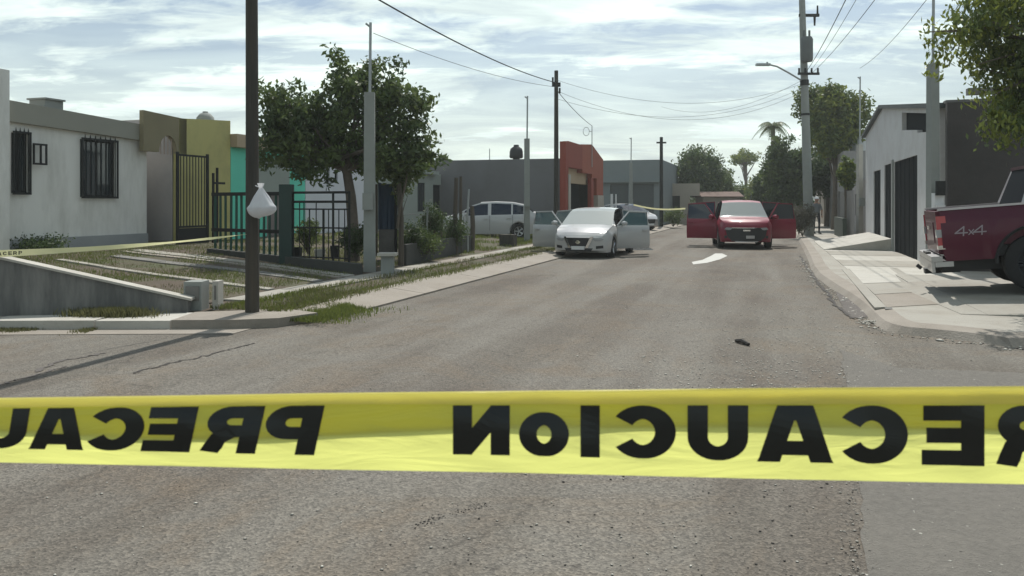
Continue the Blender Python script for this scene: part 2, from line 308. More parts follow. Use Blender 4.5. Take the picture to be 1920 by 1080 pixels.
def soup(name, V, Fc, mat, parent=None):
    me = bpy.data.meshes.new(name); k = Fc.shape[1]
    me.vertices.add(len(V)); me.vertices.foreach_set('co', V.astype(np.float32).ravel())
    me.loops.add(Fc.size); me.loops.foreach_set('vertex_index', Fc.astype(np.int32).ravel())
    me.polygons.add(len(Fc)); me.polygons.foreach_set('loop_start', np.arange(0, Fc.size, k, dtype=np.int32)); me.polygons.foreach_set('loop_total', np.full(len(Fc), k, dtype=np.int32))
    me.update(); me.materials.append(mat); return link(name, me, parent)
def wall(mb, p0, p1, z0, z1, th, openings=(), z1b=None):
    """wall from p0 to p1, thickness th to the left of p0->p1; openings (a0,a1,zb,zt) cut through"""
    p0 = Vector(p0); p1 = Vector(p1); ln = (p1 - p0).length; d = (p1 - p0) / ln; nn = Vector((-d.y, d.x)); z1b = z1 if z1b is None else z1b
    A = sorted({0.0, ln, *[o[0] for o in openings], *[o[1] for o in openings]}); B = sorted({z0, *[o[2] for o in openings], *[o[3] for o in openings]}) + [None]
    def top(a): return z1 + (z1b - z1) * a / ln
    def zz(j, a): return top(a) if B[j] is None else B[j]
    def P(a, z, k): q = p0 + d * a + nn * (th * k); return (q.x, q.y, z)
    na, nb = len(A) - 1, len(B) - 1
    def solid(i, j):
        if i < 0 or j < 0 or i >= na or j >= nb: return False
        ca = (A[i] + A[i + 1]) / 2; cz = (B[j] + (B[j + 1] if B[j + 1] is not None else B[j] + 0.02)) / 2
        return not any(o[0] < ca < o[1] and o[2] < cz < o[3] for o in openings)
    for i in range(na):
        for j in range(nb):
            if not solid(i, j): continue
            a, b = A[i], A[i + 1]; q = [(a, zz(j, a)), (b, zz(j, b)), (b, zz(j + 1, b)), (a, zz(j + 1, a))]
            f = [P(x, z, 0) for x, z in q]; g = [P(x, z, 1) for x, z in q]
            mb.add(f + g, [(0, 1, 2, 3), (7, 6, 5, 4)])
            if not solid(i - 1, j): mb.add([f[0], f[3], g[3], g[0]], [(0, 1, 2, 3)])
            if not solid(i + 1, j): mb.add([f[1], f[2], g[2], g[1]], [(3, 2, 1, 0)])
            if not solid(i, j - 1): mb.add([f[0], f[1], g[1], g[0]], [(3, 2, 1, 0)])
            if not solid(i, j + 1): mb.add([f[3], f[2], g[2], g[3]], [(0, 1, 2, 3)])
    return mb
def dup(src, name=None, loc=None, parent='keep'):
    c = src.copy(); COL.objects.link(c)
    if loc is not None: c.location = loc
    if parent != 'keep': c.parent = parent
    for ch in list(src.children): dup(ch, parent=c)
    return c

# ------------------------------------------------------------------ ground
m = MB(); m.sheet([(-900, -100), (900, -100), (900, 1500), (-900, 1500)], -0.03); struct('ground', m, FARG)
# the asphalt of the street and of the crossing, one sheet gridded enough for the street
m = MB()
m.sheet([(-40, -12), (40, -12), (40, 12), (7.5, 12), S(3, 8.6), S(60, 8.6), S(90, 8.6), S(90, 0), S(60, 0), S(0, 0), (-3.2, 10.2), (-40, 9.7)], 0.0)
struct('road', m, ASPH)
def wobble(poly, amp, n=6, seed=1):
    r = random.Random(seed); out = []
    for i in range(len(poly)):
        a = Vector(poly[i]); b = Vector(poly[(i + 1) % len(poly)])
        for k in range(n):
            p = a.lerp(b, k / n); out.append((p.x + r.uniform(-amp, amp), p.y + r.uniform(-amp, amp)))
    return out
# the greyer patched lane at the right of the crossing
pc = wobble([G(1620, 1200), G(1612, 925), G(1585, 720), G(1575, 655), G(1680, 690), G(1930, 700), (9, 8.0), (9, 2.9)], 0.025, 14, 3)
m = MB(); m.sheet(pc, 0.004); struct('asphalt_patch', m, PATCH)
# darker tar patch against the right kerb
pc = wobble([G(1568, 545), G(1600, 545), G(1640, 580), G(1642, 590), G(1610, 598), G(1590, 594)], 0.03, 6, 5)
m = MB(); m.sheet(pc, 0.008); struct('tar_patch', m, TAR)
# right pavement: kerb line from the crossing up the street
RK = [(30, 7.6), G(1920, 655), G(1840, 643), G(1760, 634), G(1690, 628), G(1650, 618), G(1632, 603), G(1612, 580), G(1590, 562), G(1556, 540), S(9.6, 6.62), S(16, 6.78), S(30, 6.95), S(90, 7.0)]
def chaikin(p, k=1):
    for _ in range(k):
        q = [p[0]]
        for a, b in zip(p, p[1:]): a, b = Vector(a), Vector(b); q += [tuple(a.lerp(b, .25)), tuple(a.lerp(b, .75))]
        p = q + [p[-1]]
    return p
RK2 = chaikin(RK, 1)
def offs(line, d):
    out = []
    for i, p in enumerate(line):
        a = Vector(line[max(i - 1, 0)]); b = Vector(line[min(i + 1, len(line) - 1)]); t = (b - a).normalized(); n_ = Vector((-t.y, t.x)); out.append(tuple(Vector(p) - n_ * d))
    return out
inner = offs(RK2, 0.34)
m = MB()                                    # sloped kerb face, then rounded top
for i in range(len(RK2) - 1):
    a, b, c, d_ = RK2[i], RK2[i + 1], inner[i + 1], inner[i]
    e, f = [tuple(Vector(x).lerp(Vector(y), .28)) for x, y in ((a, d_), (b, c))]
    m.add([(a[0], a[1], -.01), (b[0], b[1], -.01), (f[0], f[1], .09), (e[0], e[1], .09)], [(0, 1, 2, 3)])
    m.add([(e[0], e[1], .09), (f[0], f[1], .09), (c[0], c[1], .12), (d_[0], d_[1], .12)], [(0, 1, 2, 3)])
for v_f in range(len(m.f)): m.f[v_f] = m.f[v_f]
struct('kerb', m, CONC2)
m = MB(); poly = inner + [S(90, 30), (60, 40), (60, 7.6)]; m.sheet(poly, 0.12); struct('pavement', m, CONC)
# pavement slabs one can tell apart near the corner
pav = thing('pavement_slabs', 'pale concrete slabs and sunken covers set in the pavement at the right corner', 'pavement slabs')
def slab(quad, z0, z1, mat, par, name='slab', gap=.012, lab=None):
    c = Vector((sum(p[0] for p in quad) / 4, sum(p[1] for p in quad) / 4)); q = [tuple(Vector(p) + (c - Vector(p)).normalized() * gap) for p in quad]
    b = MB(); b.prism([(p[0] - c.x, p[1] - c.y) for p in q], z0, z1); o = b.obj(name, mat, par, loc=(c.x, c.y, 0))
    if lab: o['label'] = lab
    return o
q = [[(1592, 505), (1668, 503), (1690, 530), (1618, 533)], [(1618, 533), (1690, 530), (1716, 549), (1640, 553)], [(1640, 553), (1716, 549), (1762, 571), (1662, 577)]]
for k, (qq, mt) in enumerate(zip(q, (CONCW, CONC, CONC2))):
    slab([G(x, y, .12) for x, y in qq],   .10, .136 - .004 * k, mt, pav, 'slab')
slab([G(x, y, .12) for x, y in [(1668, 503), (1682, 503), (1778, 571), (1762, 571)]], .1, .131, CONC, pav, 'border_strip')
slab([G(x, y, .12) for x, y in [(1578, 505), (1592, 505), (1662, 577), (1640, 578)]], .1, .131, CONC, pav, 'border_strip')
slab([G(x, y, .12) for x, y in [(1652, 566), (1664, 566), (1674, 580), (1660, 580)]], .1, .125, CONCD, pav, 'slot')
# paving joints: larger bays of the pavement further up, each a slab of its own
bays = thing('pavement_bays', 'row of wide concrete bays paving the right side of the street', 'paving')
for i, s0 in enumerate(np.arange(4.6, 17.0, 2.05)):
    for (t0, t1) in ((7.35, 9.5),):
        if s0 < 8.5: t0 = 8.15
        slab([S(s0, t0), S(s0 + 2.05, t0), S(s0 + 2.05, t1), S(s0, t1)], .11, .128 + .004 * (i % 2), (CONCW, CONC)[i % 2], bays, 'bay', .018)
# driveway slab under the truck rising to the right
m = MB(); m.prism([(6.3, 11.1), (12.3, 9.2), (14, 13.2), (7.4, 14.4)], .05, [.19, .60, .60, .19]); m.prism([(6.25, 10.5), (12.1, 8.5), (12.3, 9.195), (6.3, 11.095)], .05, [.13, .34, .60, .19]); m.prism([(5.95, 10.6), (6.245, 10.5), (6.295, 11.1), (7.395, 14.4), (6.9, 14.6)], .05, [.126, .13, .19, .19, .126]); tag(m.obj('driveway_slab', CONC), 'concrete driveway slab sloping up under the maroon pickup', 'driveway')

# ------------------------------------------------------------------ left verge
# sloped concrete apron in panels
apr = thing('gutter_apron', 'long beige concrete apron in panels along the left road edge', 'gutter')
k = 0.35
while k < 60:
    ln = 3.0 if k < 24 else 6
    b = MB(); g = .012; c0 = S(k + ln / 2, -.37)
    P4 = [S(k + g, .02), S(k + ln - g, .02), S(k + ln - g, -.74), S(k + g, -.74)]
    b.prism([(p[0] - c0[0], p[1] - c0[1]) for p in P4], [-.02, -.02, .0, .0], [.03, .03, .12, .12])
    b.obj('apron_panel', CONC2, apr, loc=(c0[0], c0[1], 0)); k += ln
m = MB(); m.st(-0.2, 60, -1.65, -.76, -.02, .10); struct('verge', m, SOIL)
sw = thing('left_pavement', 'narrow pale concrete footpath in slabs in front of the left fences', 'footpath')
k = 0.9
while k < 60:
    ln = 1.55 if k < 24 else 6
    slab([S(k, -1.62), S(k + ln, -1.62), S(k + ln, -2.25), S(k, -2.25)], .0, .128 + random.uniform(-.004, .006), (CONC, CONCW, CONC2)[random.choice([0, 0, 1, 2])], sw, 'slab', .012); k += ln
# corner pieces and the pavement of the side street
m = MB(); m.prism([(-3.0, 10.28), (-2.62, 10.78), S(.33, -.76), (-3.9, 10.95), (-4.3, 10.85), (-4.3, 10.1), (-3.5, 10.13)], -.02, .118); tag(m.obj('corner_slab', CONC2), 'worn concrete slab at the foot of the wooden pole on the corner', 'slab')
side = thing('side_pavement', 'pale concrete pavement running left in front of the retaining wall', 'footpath')
for i, (x0, x1) in enumerate([(-5.25, -4.32), (-6.6, -5.27), (-8.4, -6.62), (-11, -8.42), (-16, -11.02)]):
    b = MB(); f0 = lambda x: 10.1 + (x + 4.3) * .02; f1 = lambda x: 10.86 + (x + 4.3) * .13 * (1 if x > -8 else .9)
    f1 = lambda x: max(f0(x) + .28, 10.86 + (x + 4.3) * .16)
    b.prism([(x0, f0(x0)), (x1, f0(x1)), (x1, f1(x1)), (x0, f1(x0))], -.02, .11 + .006 * (i % 2)); b.obj('slab', (CONCW, CONC)[i > 1], side)
m = MB(); m.sheet([(-16, 9.35), (-3.4, 9.75), (-3.3, 10.12), (-16, 9.86)], 0.006); struct('gutter', m, CONC2)

# front gardens of the left houses: one terrain sheet rising to the house line
def lot_z(s, t):
    a = max(0.0, -t - 2.2); z = .115 + .062 * min(a, 7.4); return z + .02 * math.sin(s * 1.3 + t) * min(1, a) - (.10 * max(0, min(1, (s - 16) / 8)) * min(1, a / 4)) * 1.6
ns, ntt = 60, 24; V = []; m = MB()
for i in range(ns + 1):
    for j in range(ntt + 1):
        t = -2.2 - 9.0 * j / ntt; s0 = -.34 - .40 * (-t - 1.85); s = s0 + (26 - s0) * i / ns; V.append(S(s, t, lot_z(s, t)))
m.add(V, [(i * (ntt + 1) + j, i * (ntt + 1) + j + 1, (i + 1) * (ntt + 1) + j + 1, (i + 1) * (ntt + 1) + j) for i in range(ns) for j in range(ntt)])
struct('garden_ground', m, SOIL, True)
m = MB(); m.sheet([(-4.9, 10.84), (-2.75, 10.7), S(1.3, -1.6), S(1.3, -2.5), S(-.1, -2.6), (-4.9, 11.5)], .098); struct('corner_ground', m, SOIL)
m = MB(); m.st(26, 60, -12, -2.25, -.02, .10); struct('verge_far', m, SOIL)
# driveway tracks: raised strips of concrete running from street to house
trk = thing('driveway_tracks', 'pale concrete wheel tracks and edging crossing the front garden towards the white house', 'driveway')
for (s0, s1, sl_, mt, t0, t1) in ((2.15, 2.33, .05, CONC, -2.3, -7.6), (3.6, 3.9, .04, CONCD, -2.3, -7.8), (4.45, 4.62, .04, CONC2, -2.3, -8.4), (4.75, 5.1, .04, CONC, -2.3, -8.4)):
    tt = t0; j = 0
    while tt > t1:
        te = max(tt - 1.35, t1); b = MB(); u = .14 * (tt - t0) * -1
        Pq = [(s0 + u * .9, tt), (s1 + u * .9, tt), (s1 + u * .9 + .12 * 1.2, te + .012), (s0 + u * .9 + .12 * 1.2, te + .012)]
        b.prism([S(*p) for p in Pq], [lot_z(*p) - .04 for p in Pq], [lot_z(*p) + sl_ * .55 + .004 * (j % 2) for p in Pq]); b.obj('track_slab', mt, trk); tt = te; j += 1
# retaining wall
rw = thing('retaining_wall', 'streaky grey retaining wall with a sloping pale coping at the left edge', 'wall')
WA, WB, WC = (-4.42, 10.92), (-6.75, 10.62), (-13, 9.9)
m = MB(); wd = .16
def thick(a, b, d):
    a, b = Vector(a), Vector(b); t = (b - a).normalized(); n_ = Vector((t.y, -t.x)) * d; return [tuple(a), tuple(b), tuple(b + n_), tuple(a + n_)]
m.prism(thick(WA, WB, wd), 0, [.26, .84, .84, .26]); m.prism(thick(WB, WC, wd), 0, [.84, 1.3, 1.3, .84]); m.obj('wall', CONCS, rw)
m = MB(); m.prism(thick(Vector(WA) + Vector((.05, -.03)), Vector(WB) + Vector((0, -.03)), wd + .06), [.263, .843, .843, .263], [.295, .875, .875, .295])
m.prism(thick(Vector(WB) + Vector((0, -.03)), Vector(WC) + Vector((0, -.03)), wd + .06), [.843, 1.303, 1.303, .843], [.875, 1.335, 1.335, .875]); m.obj('coping', CONCW, rw)
# low meter pillars at the corner
def pillar(px0, px1, Y, top, label, mat, dz=.28, group=None, cap=False):
    x0, x1 = XY(px0, Y), XY(px1, Y); o = thing('meter_pillar', label, 'pillar', ((x0 + x1) / 2, Y, .1), 0, group); w = (x1 - x0) / 2
    b = MB(); b.box(-w, w, -dz / 2, dz / 2, 0, top - .1 - (.04 if cap else 0)); b.obj('shaft', mat, o)
    if cap:
        b = MB(); b.box(-w - .07, w + .07, -dz / 2 - .06, dz / 2 + .06, top - .138, top - .1 + .02); b.obj('cap', CONCW, o)
    else:
        b = MB(); b.box(-w + .03, w - .03, -dz / 2 - .012, -dz / 2 - .002, (top - .1) * .35, (top - .1) * .85); b.obj('cover', CONCD, o)
    return o
pillar(352, 385, 11.25, .50, 'squat grey concrete pillar at the low end of the retaining wall', CONCP)
pillar(403, 414, 11.3, .50, 'thin pale concrete upright just left of the wooden pole', CONCW, .2)
pillar(716, 738, 16.6, .54, 'short concrete pillar with a pale cap beside the thick concrete post', CONCP, .25, None, True)

# ------------------------------------------------------------------ left houses
T0 = -9.46
def facing(p, off=0): return p
def bars_window(par, t, s0, s1, z0, z1, nb, spikes=True, name='window_grille', label=None):
    fr = MB(); e = .03; tt = t + .06
    for (a, b, c, d_) in ((s0 - .02, s1 + .02, z0 - .03, z0 + .02), (s0 - .02, s1 + .02, z1 - .02, z1 + .03)): fr.st(a, b, tt, tt + e, c, d_)
    for a in (s0 - .02, s1 - .02): fr.st(a, a + .04, tt + .002, tt + e - .002, z0 + .021, z1 - .021)
    g = fr.obj(name, BLACKM, par)
    first = None
    for k in range(nb):
        a = s0 + (s1 - s0) * (k + .5) / nb
        if first is None:
            b = MB(); b.box(-.008, .008, -.008, .008, z0 + .02, z1 - .02)
            if spikes: b.add([(-.012, -.01, z1 + .03), (.012, -.01, z1 + .03), (.012, .01, z1 + .03), (-.012, .01, z1 + .03), (0, 0, z1 + .12)], [(0, 1, 4), (1, 2, 4), (2, 3, 4), (3, 0, 4)])
            first = b.obj('bar', BLACKM, g)
            o = first
        else: o = first.copy(); COL.objects.link(o)
        p = S(a, tt + .015); o.location = (p[0], p[1], 0); o.rotation_euler[2] = STREET
    return g
def window_unit(par, t, s0, s1, z0, z1, frame=BLACKM, glass=GLSH, mull=1):
    b = MB(); w = .05; tt = t - .09
    b.st(s0, s1, tt, tt + .05, z0, z0 + w); b.st(s0, s1, tt, tt + .05, z1 - w, z1)
    b.st(s0, s0 + w, tt + .001, tt + .049, z0 + w, z1 - w); b.st(s1 - w, s1, tt + .001, tt + .049, z0 + w, z1 - w)
    for k in range(mull): a = s0 + (s1 - s0) * (k + 1) / (mull + 1); b.st(a - .02, a + .02, tt + .001, tt + .049, z0 + w, z1 - w)
    o = b.obj('window', frame, par); b = MB(); b.st(s0 + w * .5, s1 - w * .5, tt + .015, tt + .03, z0 + w * .5, z1 - w * .5); b.obj('pane', glass, o); return o
def house_shell(par, s0, s1, t, depth, z0, z1a, z1b, mat, ops=(), side=True, name='wall'):
    """street wall with openings + side and back walls + roof slab; ops in (s0,s1,z0,z1)"""
    m = MB(); wall(m, S(s0, t), S(s1, t), z0, z1a, .18, [(a - s0, b - s0, c, d_) for a, b, c, d_ in ops], z1b); o = m.obj(name, mat, par)
    b = MB(); i = .19
    b.prism([S(s0, t - i), S(s0 + .18, t - i), S(s0 + .18, t - depth), S(s0, t - depth)], z0, z1a); b.prism([S(s1 - .18, t - i), S(s1, t - i), S(s1, t - depth), S(s1 - .18, t - depth)], z0, z1b)
    b.prism([S(s0 + .185, t - depth + .18), S(s1 - .185, t - depth + .18), S(s1 - .185, t - depth), S(s0 + .185, t - depth)], z0, [z1a, z1b, z1b, z1a]); b.obj('side_wall', mat, par)
    b = MB(); b.prism([S(s0 + .19, t - i - .01), S(s1 - .19, t - i - .01), S(s1 - .19, t - depth + .19), S(s0 + .19, t - depth + .19)], [z1a - .35, z1b - .35, z1b - .35, z1a - .35], [z1a - .2, z1b - .2, z1b - .2, z1a - .2]); b.obj('roof', CONCD, par)
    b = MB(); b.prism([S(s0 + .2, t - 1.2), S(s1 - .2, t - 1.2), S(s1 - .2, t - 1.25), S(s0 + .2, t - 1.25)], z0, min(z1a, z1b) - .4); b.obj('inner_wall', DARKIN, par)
    return o
# neighbour at the very left
h = thing('corner_house', 'tall pale wall of the neighbouring house cut by the left edge', 'house')
house_shell(h, -1.0, s_at(18, -9.2), -9.2, 6, .4, 4.35, 4.33, WHITEW)
# white house
h = thing('white_house', 'low white house with khaki roof fascia and two black barred windows', 'house')
sA, sB = s_at(18, -9.2) + .02, s_at(275, T0)
wn = (s_at(150, T0), s_at(216, T0), 1.73, 3.08); w2 = (s_at(21, T0), s_at(52, T0), 1.80, 3.08)
house_shell(h, sA, sB, T0, 7, .45, 3.36, 3.28, WHITEW, [wn, w2])
m = MB(); m.prism([S(sA, T0 + .12), S(sB + .0, T0 + .12), S(sB + .0, T0 - .3), S(sA, T0 - .3)], [3.30, 3.16, 3.16, 3.30], [3.74, 3.56, 3.56, 3.74]); m.obj('border', KHAKI, h)
m = MB(); m.st(sA, sB, T0 + .005, T0 + .05, .45, .82); m.obj('plinth', pm('plinth_grey', (.30, .31, .31), .9, .1, 1.5, .2, 40), h)
m = MB(); m.st(s_at(78, T0), s_at(112, T0), T0 - .35, T0 + .1, 3.66, 3.86); m.obj('roof_vent', CONCP, h)
m = MB(); m.st(s_at(76, T0), s_at(114, T0), T0 - .4, T0 + .14, 3.862, 3.9); m.obj('vent_cap', CONCP, h)
for (a, b_, c, d_), nb in ((wn, 7), (w2, 4)):
    window_unit(h, T0, a, b_, c, d_); bars_window(h, T0, a, b_, c, d_, nb)
a = w2[1] + .03; cs = MB(); t_ = T0 + .1; z0, z1 = 2.42, 2.88; b_ = s_at(80, T0)
for (p, q, r_, s_) in ((a, b_, z0, z0 + .04), (a, b_, z1 - .04, z1)): cs.st(p, q, t_, t_ + .04, r_, s_)
for p in (a, (a + b_) / 2, b_ - .03): cs.st(p, p + .03, t_ + .002, t_ + .038, z0 + .041, z1 - .041)
cs.obj('bracket_frame', BLACKM, h)
# grey-pink wall with the brown arched wall above, olive house
h = thing('olive_house', 'olive yellow house with brown arched entrance wall and parapet', 'house')
s1, s2, s3 = s_at(262, T0 + .14), s_at(335, T0), s_at(432, -9.2); s2o = s_at(335, -9.2)
# lower pinkish yard wall
# brown wall with arch
m = MB(); zt0, zt1 = 3.92, 3.84; cx = (s_at(283, T0) + s_at(317, T0)) / 2; rx = (s_at(317, T0) - s_at(283, T0)) / 2; zc = 2.9; rz = .45
xs = [s1] + [cx - rx * math.cos(math.pi * k / 14) for k in range(15)] + [s2]; lo = [zc] + [zc + rz * math.sin(math.pi * k / 14) for k in range(15)] + [zc]
for k in range(len(xs) - 1):
    if xs[k + 1] - xs[k] < 1e-6: continue
    f = lambda q: zt0 + (zt1 - zt0) * (q - s1) / (s2 - s1)
    m.prism([S(xs[k], T0 + .26), S(xs[k + 1], T0 + .26), S(xs[k + 1], T0 + .13), S(xs[k], T0 + .13)], [lo[k], lo[k + 1], lo[k + 1], lo[k]], [f(xs[k]), f(xs[k + 1]), f(xs[k + 1]), f(xs[k])])
m.obj('arch_wall', BROWNY, h)
m = MB()
for k in range(1, 5):
    a = cx - rx + 2 * rx * k / 5; m.st(a - .01, a + .01, T0 + .18, T0 + .20, 2.86, zc + rz * math.sqrt(max(0, 1 - ((a - cx) / rx) ** 2)))
m.obj('arch_bars', pm('faded_bars', (.33, .27, .23), .8), h)
house_shell(h, s2o + .01, s3, -9.2, 6.5, .4, 3.84, 3.98, OLIVE)
m = MB(); m.st(s2o - .04, s2o, -15.6, -9.38, .4, 3.83); m.obj('side_facing', PINKW, h)
p = S(s_at(385, -10.5), -10.5); tk = thing('water_tank', 'pale dome of a water tank on the olive house roof', 'water tank', (p[0], p[1], 3.75))
m = MB(); m.lathe([(.27, 0), (.27, .28), (.25, .42), (.16, .53), (.07, .57), (0, .575)], n=20); m.obj('tank', CONCP, tk, True); m = MB(); m.lathe([(.08, .57), (.08, .60), (0, .605)], n=12); m.obj('lid', CONCP, tk)
# black iron gate
h = thing('iron_gate', 'black barred iron gate beside the pinkish yard wall', 'gate'); tg = -8.7; ga, gb = s_at(331, tg), s_at(387, tg)
m = MB()
for a in (ga, gb): m.st(a - .03, a + .03, tg, tg + .06, .4, 2.9)
m.st(ga + .03, gb - .03, tg + .01, tg + .05, 2.8, 2.85); m.st(ga + .03, gb - .03, tg + .01, tg + .05, .95, 1.0); m.obj('gate_frame', BLACKM, h)
m = MB(); m.st(ga + .03, gb - .03, tg + .02, tg + .035, .45, .94); m.obj('kick_plate', BLACKM, h)
bar0 = None
for k in range(9):
    a = ga + (gb - ga) * (k + 1) / 10; p = S(a, tg + .03)
    if bar0 is None: b = MB(); b.box(-.011, .011, -.008, .008, 1.0, 2.8); bar0 = b.obj('bar', BLACKM, h); o = bar0
    else: o = bar0.copy(); COL.objects.link(o)
    o.location = (p[0], p[1], 0); o.rotation_euler[2] = STREET
m = MB()
for a, z in ((gb + .12, 2.4), (gb + .28, 2.55)): m.st(a - .025, a + .025, tg + .1, tg + .15, .4, z)
m.st(gb + .1, gb + .55, tg + .151, tg + .18, 2.1, 2.16); m.obj('latch_post', BLACKM, h)
# turquoise house, then white and grey row behind the tree
h = thing('turquoise_house', 'turquoise house with peach roof band behind the green picket fence', 'house')
TA = -9.2; a0, a1 = s3 + .02, s_at(572, TA)
dr = (s_at(500, TA), s_at(530, TA), .35, 2.45)
house_shell(h, a0, a1, TA, 6.5, .3, 3.3, 3.3, MINT, [dr]); m = MB(); m.st(a0, a1, TA - .3, TA + .22, 3.22, 3.6); m.obj('roof_band', PEACH, h)
m = MB(); m.st(dr[0] + .03, dr[1] - .03, TA - .12, TA - .07, .35, 2.43); m.obj('door', pm('grey_door', (.19, .16, .155), .7), h)
m = MB(); m.st(dr[0] - .55, dr[1] + .35, TA + .005, TA + .03, 1.9, 3.0); m.obj('painted_panel', PALEG, h)
h = thing('bright_wall_house', 'plain white fronted house half hidden behind the garden tree', 'house'); a2 = s_at(700, TA)
WW2 = pm('clean_white_render', (.60, .61, .64), .9, .05, 1.2, .1, 50)
op = [(s_at(612, TA), s_at(618, TA), 2.25, 2.8), (s_at(627, TA), s_at(633, TA), 2.4, 2.8)]
house_shell(h, a1 + .02, a2, TA + .01, 6.5, .2, 3.35, 3.35, WW2, op)
for o_ in op: window_unit(h, TA, o_[0], o_[1], o_[2], o_[3], mull=0)
h = thing('grey_green_house', 'small pale grey green house with dark door left of the long grey wall', 'house')
a3 = 25.2; wq = (s_at(783, TA), s_at(797, TA), 1.2, 2.5); dq = (s_at(812, TA), s_at(827, TA), .15, 2.45)
house_shell(h, a2 + .03, a3, TA, 6.5, .1, 2.95, 2.95, PALEG, [wq, dq]); window_unit(h, TA, *wq)
m = MB(); m.st(dq[0] + .02, dq[1] - .02, TA - .12, TA - .07, .2, 2.43); m.obj('door', GARD, h); m = MB(); m.st(a2 + .5, a3, TA - .3, TA + .25, 2.9, 3.05); m.obj('eave', PALEG, h)
# orange house, long grey side wall
h = thing('orange_house', 'orange red fronted house with a long bare grey side wall', 'house')
sg, tw = 26.1, -3.1
m = MB(); m.st(sg, sg + .2, -11.2, tw - .3, 0, 3.62); m.obj('party_wall', GREYW, h)
e1, e2, e3 = s_at(1092, tw), s_at(1110, tw), s_at(1131, tw)
m = MB(); m.st(sg, s_at(1066, tw), tw - .28, tw, 0, 4.4); m.st(s_at(1066, tw) + .01, e1, tw - .28, tw, 3.25, 4.45); m.obj('near_pier', REDD, h)
m = MB(); m.prism([S(e1 + .01, tw - .28), S(e1 + .01, tw), S(e2, tw), S(e2, tw - .28)], 3.1, [4.5, 4.5, 4.65, 4.65]); m.prism([S(e2 + .005, tw - .28), S(e2 + .005, tw), S(e3, tw), S(e3, tw - .28)], 2.9, [4.65, 4.65, 4.0, 4.0])
m.st(s_at(1119, tw), e3, tw - .281, tw - .001, 2.0, 2.89); m.obj('parapet', REDO, h)
m = MB(); m.st(s_at(1066, tw) + .02, s_at(1118, tw), tw - .6, tw - .3, 2.55, 3.3); m.obj('lintel', PEACH, h)
m = MB(); m.st(s_at(1065, tw), s_at(1068, tw), tw + .002, tw + .06, 0, 2.9); m.obj('jamb', CONCW, h)
m = MB(); m.st(s_at(1120, tw), s_at(1131, tw), tw - .24, tw + .04, 0, 2.0); m.obj('column', BEIGE, h)
m = MB(); m.st(s_at(1109, tw), s_at(1113, tw), tw - .2, tw, 0, 2.9); m.obj('post', REDD, h)
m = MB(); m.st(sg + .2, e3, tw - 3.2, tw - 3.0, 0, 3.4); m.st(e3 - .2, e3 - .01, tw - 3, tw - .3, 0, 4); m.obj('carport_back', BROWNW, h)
gt = MB(); gt.st(s_at(1068, tw) + .05, s_at(1108, tw), tw - .7, tw - .65, .05, 2.5); gt.obj('garage_gate', GARD, h)
m = MB(); m.st(sg + .2, e3 - .2, -9.5, tw - .3, 3.3, 3.45); m.obj('roof', CONCD, h)
p = S(27.5, t_at(968, 27.5)); tk = thing('black_water_tank', 'black water tank on the roof above the long grey wall', 'water tank', (p[0], p[1], 3.45))
m = MB(); m.lathe([(.17, 0), (.17, .28), (.30, .30), (.33, .36), (.32, .62), (.28, .76), (.14, .86), (.11, .90), (0, .91)], n=20); m.obj('tank', PLASB, tk, True); m = MB(); m.lathe([(.13, .90), (.13, .94), (0, .95)], n=14); m.obj('lid', PLASB, tk)
for px, zt, lb in ((1110, 5.6, 'thin roof mast with a small ring on the orange house'), (918, 4.35, 'thin short rod on the roof left of the black tank')):
    p = S(29, t_at(px, 29)) if px < 1100 else S(31.5, t_at(px, 31.5)); o = thing('roof_mast', lb, 'mast', (p[0], p[1], 3.45)); m = MB(); m.tube([(0, 0, 0), (0, 0, zt - 3.45)], .022); m.obj('rod', STEEL, o)
    if px > 1100:
        m = MB(); m.tube([(-.3 + .16 * math.cos(k * .5236), 0, zt - 3.75 + .22 * math.sin(k * .5236)) for k in range(13)], .016, 6); m.tube([(-.14, 0, zt - 3.75), (0, 0, zt - 3.75)], .014, 6); m.obj('loop', STEEL, o)
# blue grey building beyond
h = thing('blue_grey_building', 'flat blue grey building with two dark garage doors beyond the orange house', 'building')
sb = 44.0; m = MB(); tl, tr = -14.0, -1.0
def tpx(px): return t_at(px, sb)
ops = [(tpx(1144) - tl, tpx(1178) - tl, .05, 2.85), (tpx(1185) - tl, tpx(1226) - tl, .05, 2.85)]
wall(m, S(sb, tl), S(sb, tr), 0, 4.45, -.2, ops) if False else wall(m, S(sb, tl), S(sb, tr), 0, 4.45, .2, ops); m.obj('wall', BLUEG, h)
m = MB(); m.st(sb + .2, sb + 10, tr - .2, tr, 0, 4.45); m.st(sb + .2, sb + 10, tl, tr - .2, 4.0, 4.2); m.obj('roof', BLUEG, h)
for o_ in ops:
    m = MB(); a, b_ = o_[0] + tl, o_[1] + tl; n_ = 7
    for k in range(n_): m.st(sb + .1 + .006 * (k % 2), sb + .15, a + .02, b_ - .02, .05 + 2.78 * k / n_, .05 + 2.78 * (k + 1) / n_ - .02)
    m.obj('garage_door', GARG, h); m = MB(); m.st(sb + .152, sb + .19, a - .05, b_ + .05, .0, 2.95); m.obj('door_backing', GARG, h)  # last sheet is an added backing that blocks light through the slat gaps
m = MB(); m.st(sb - .25, sb - .01, tl, tr, 2.95, 3.15); m.obj('canopy', BLUEG, h)
h = thing('small_far_house', 'small pale house front between the blue grey building and the tree', 'house'); sf = 50
m = MB(); ta, tb = t_at(1236, sf), t_at(1290, sf); wall(m, S(sf, ta), S(sf, tb), 0, 3.0, .2, [(.9, 1.5, .1, 2.1), (2.2, 2.9, 1, 2.1)]); m.obj('wall', BEIGE, h)
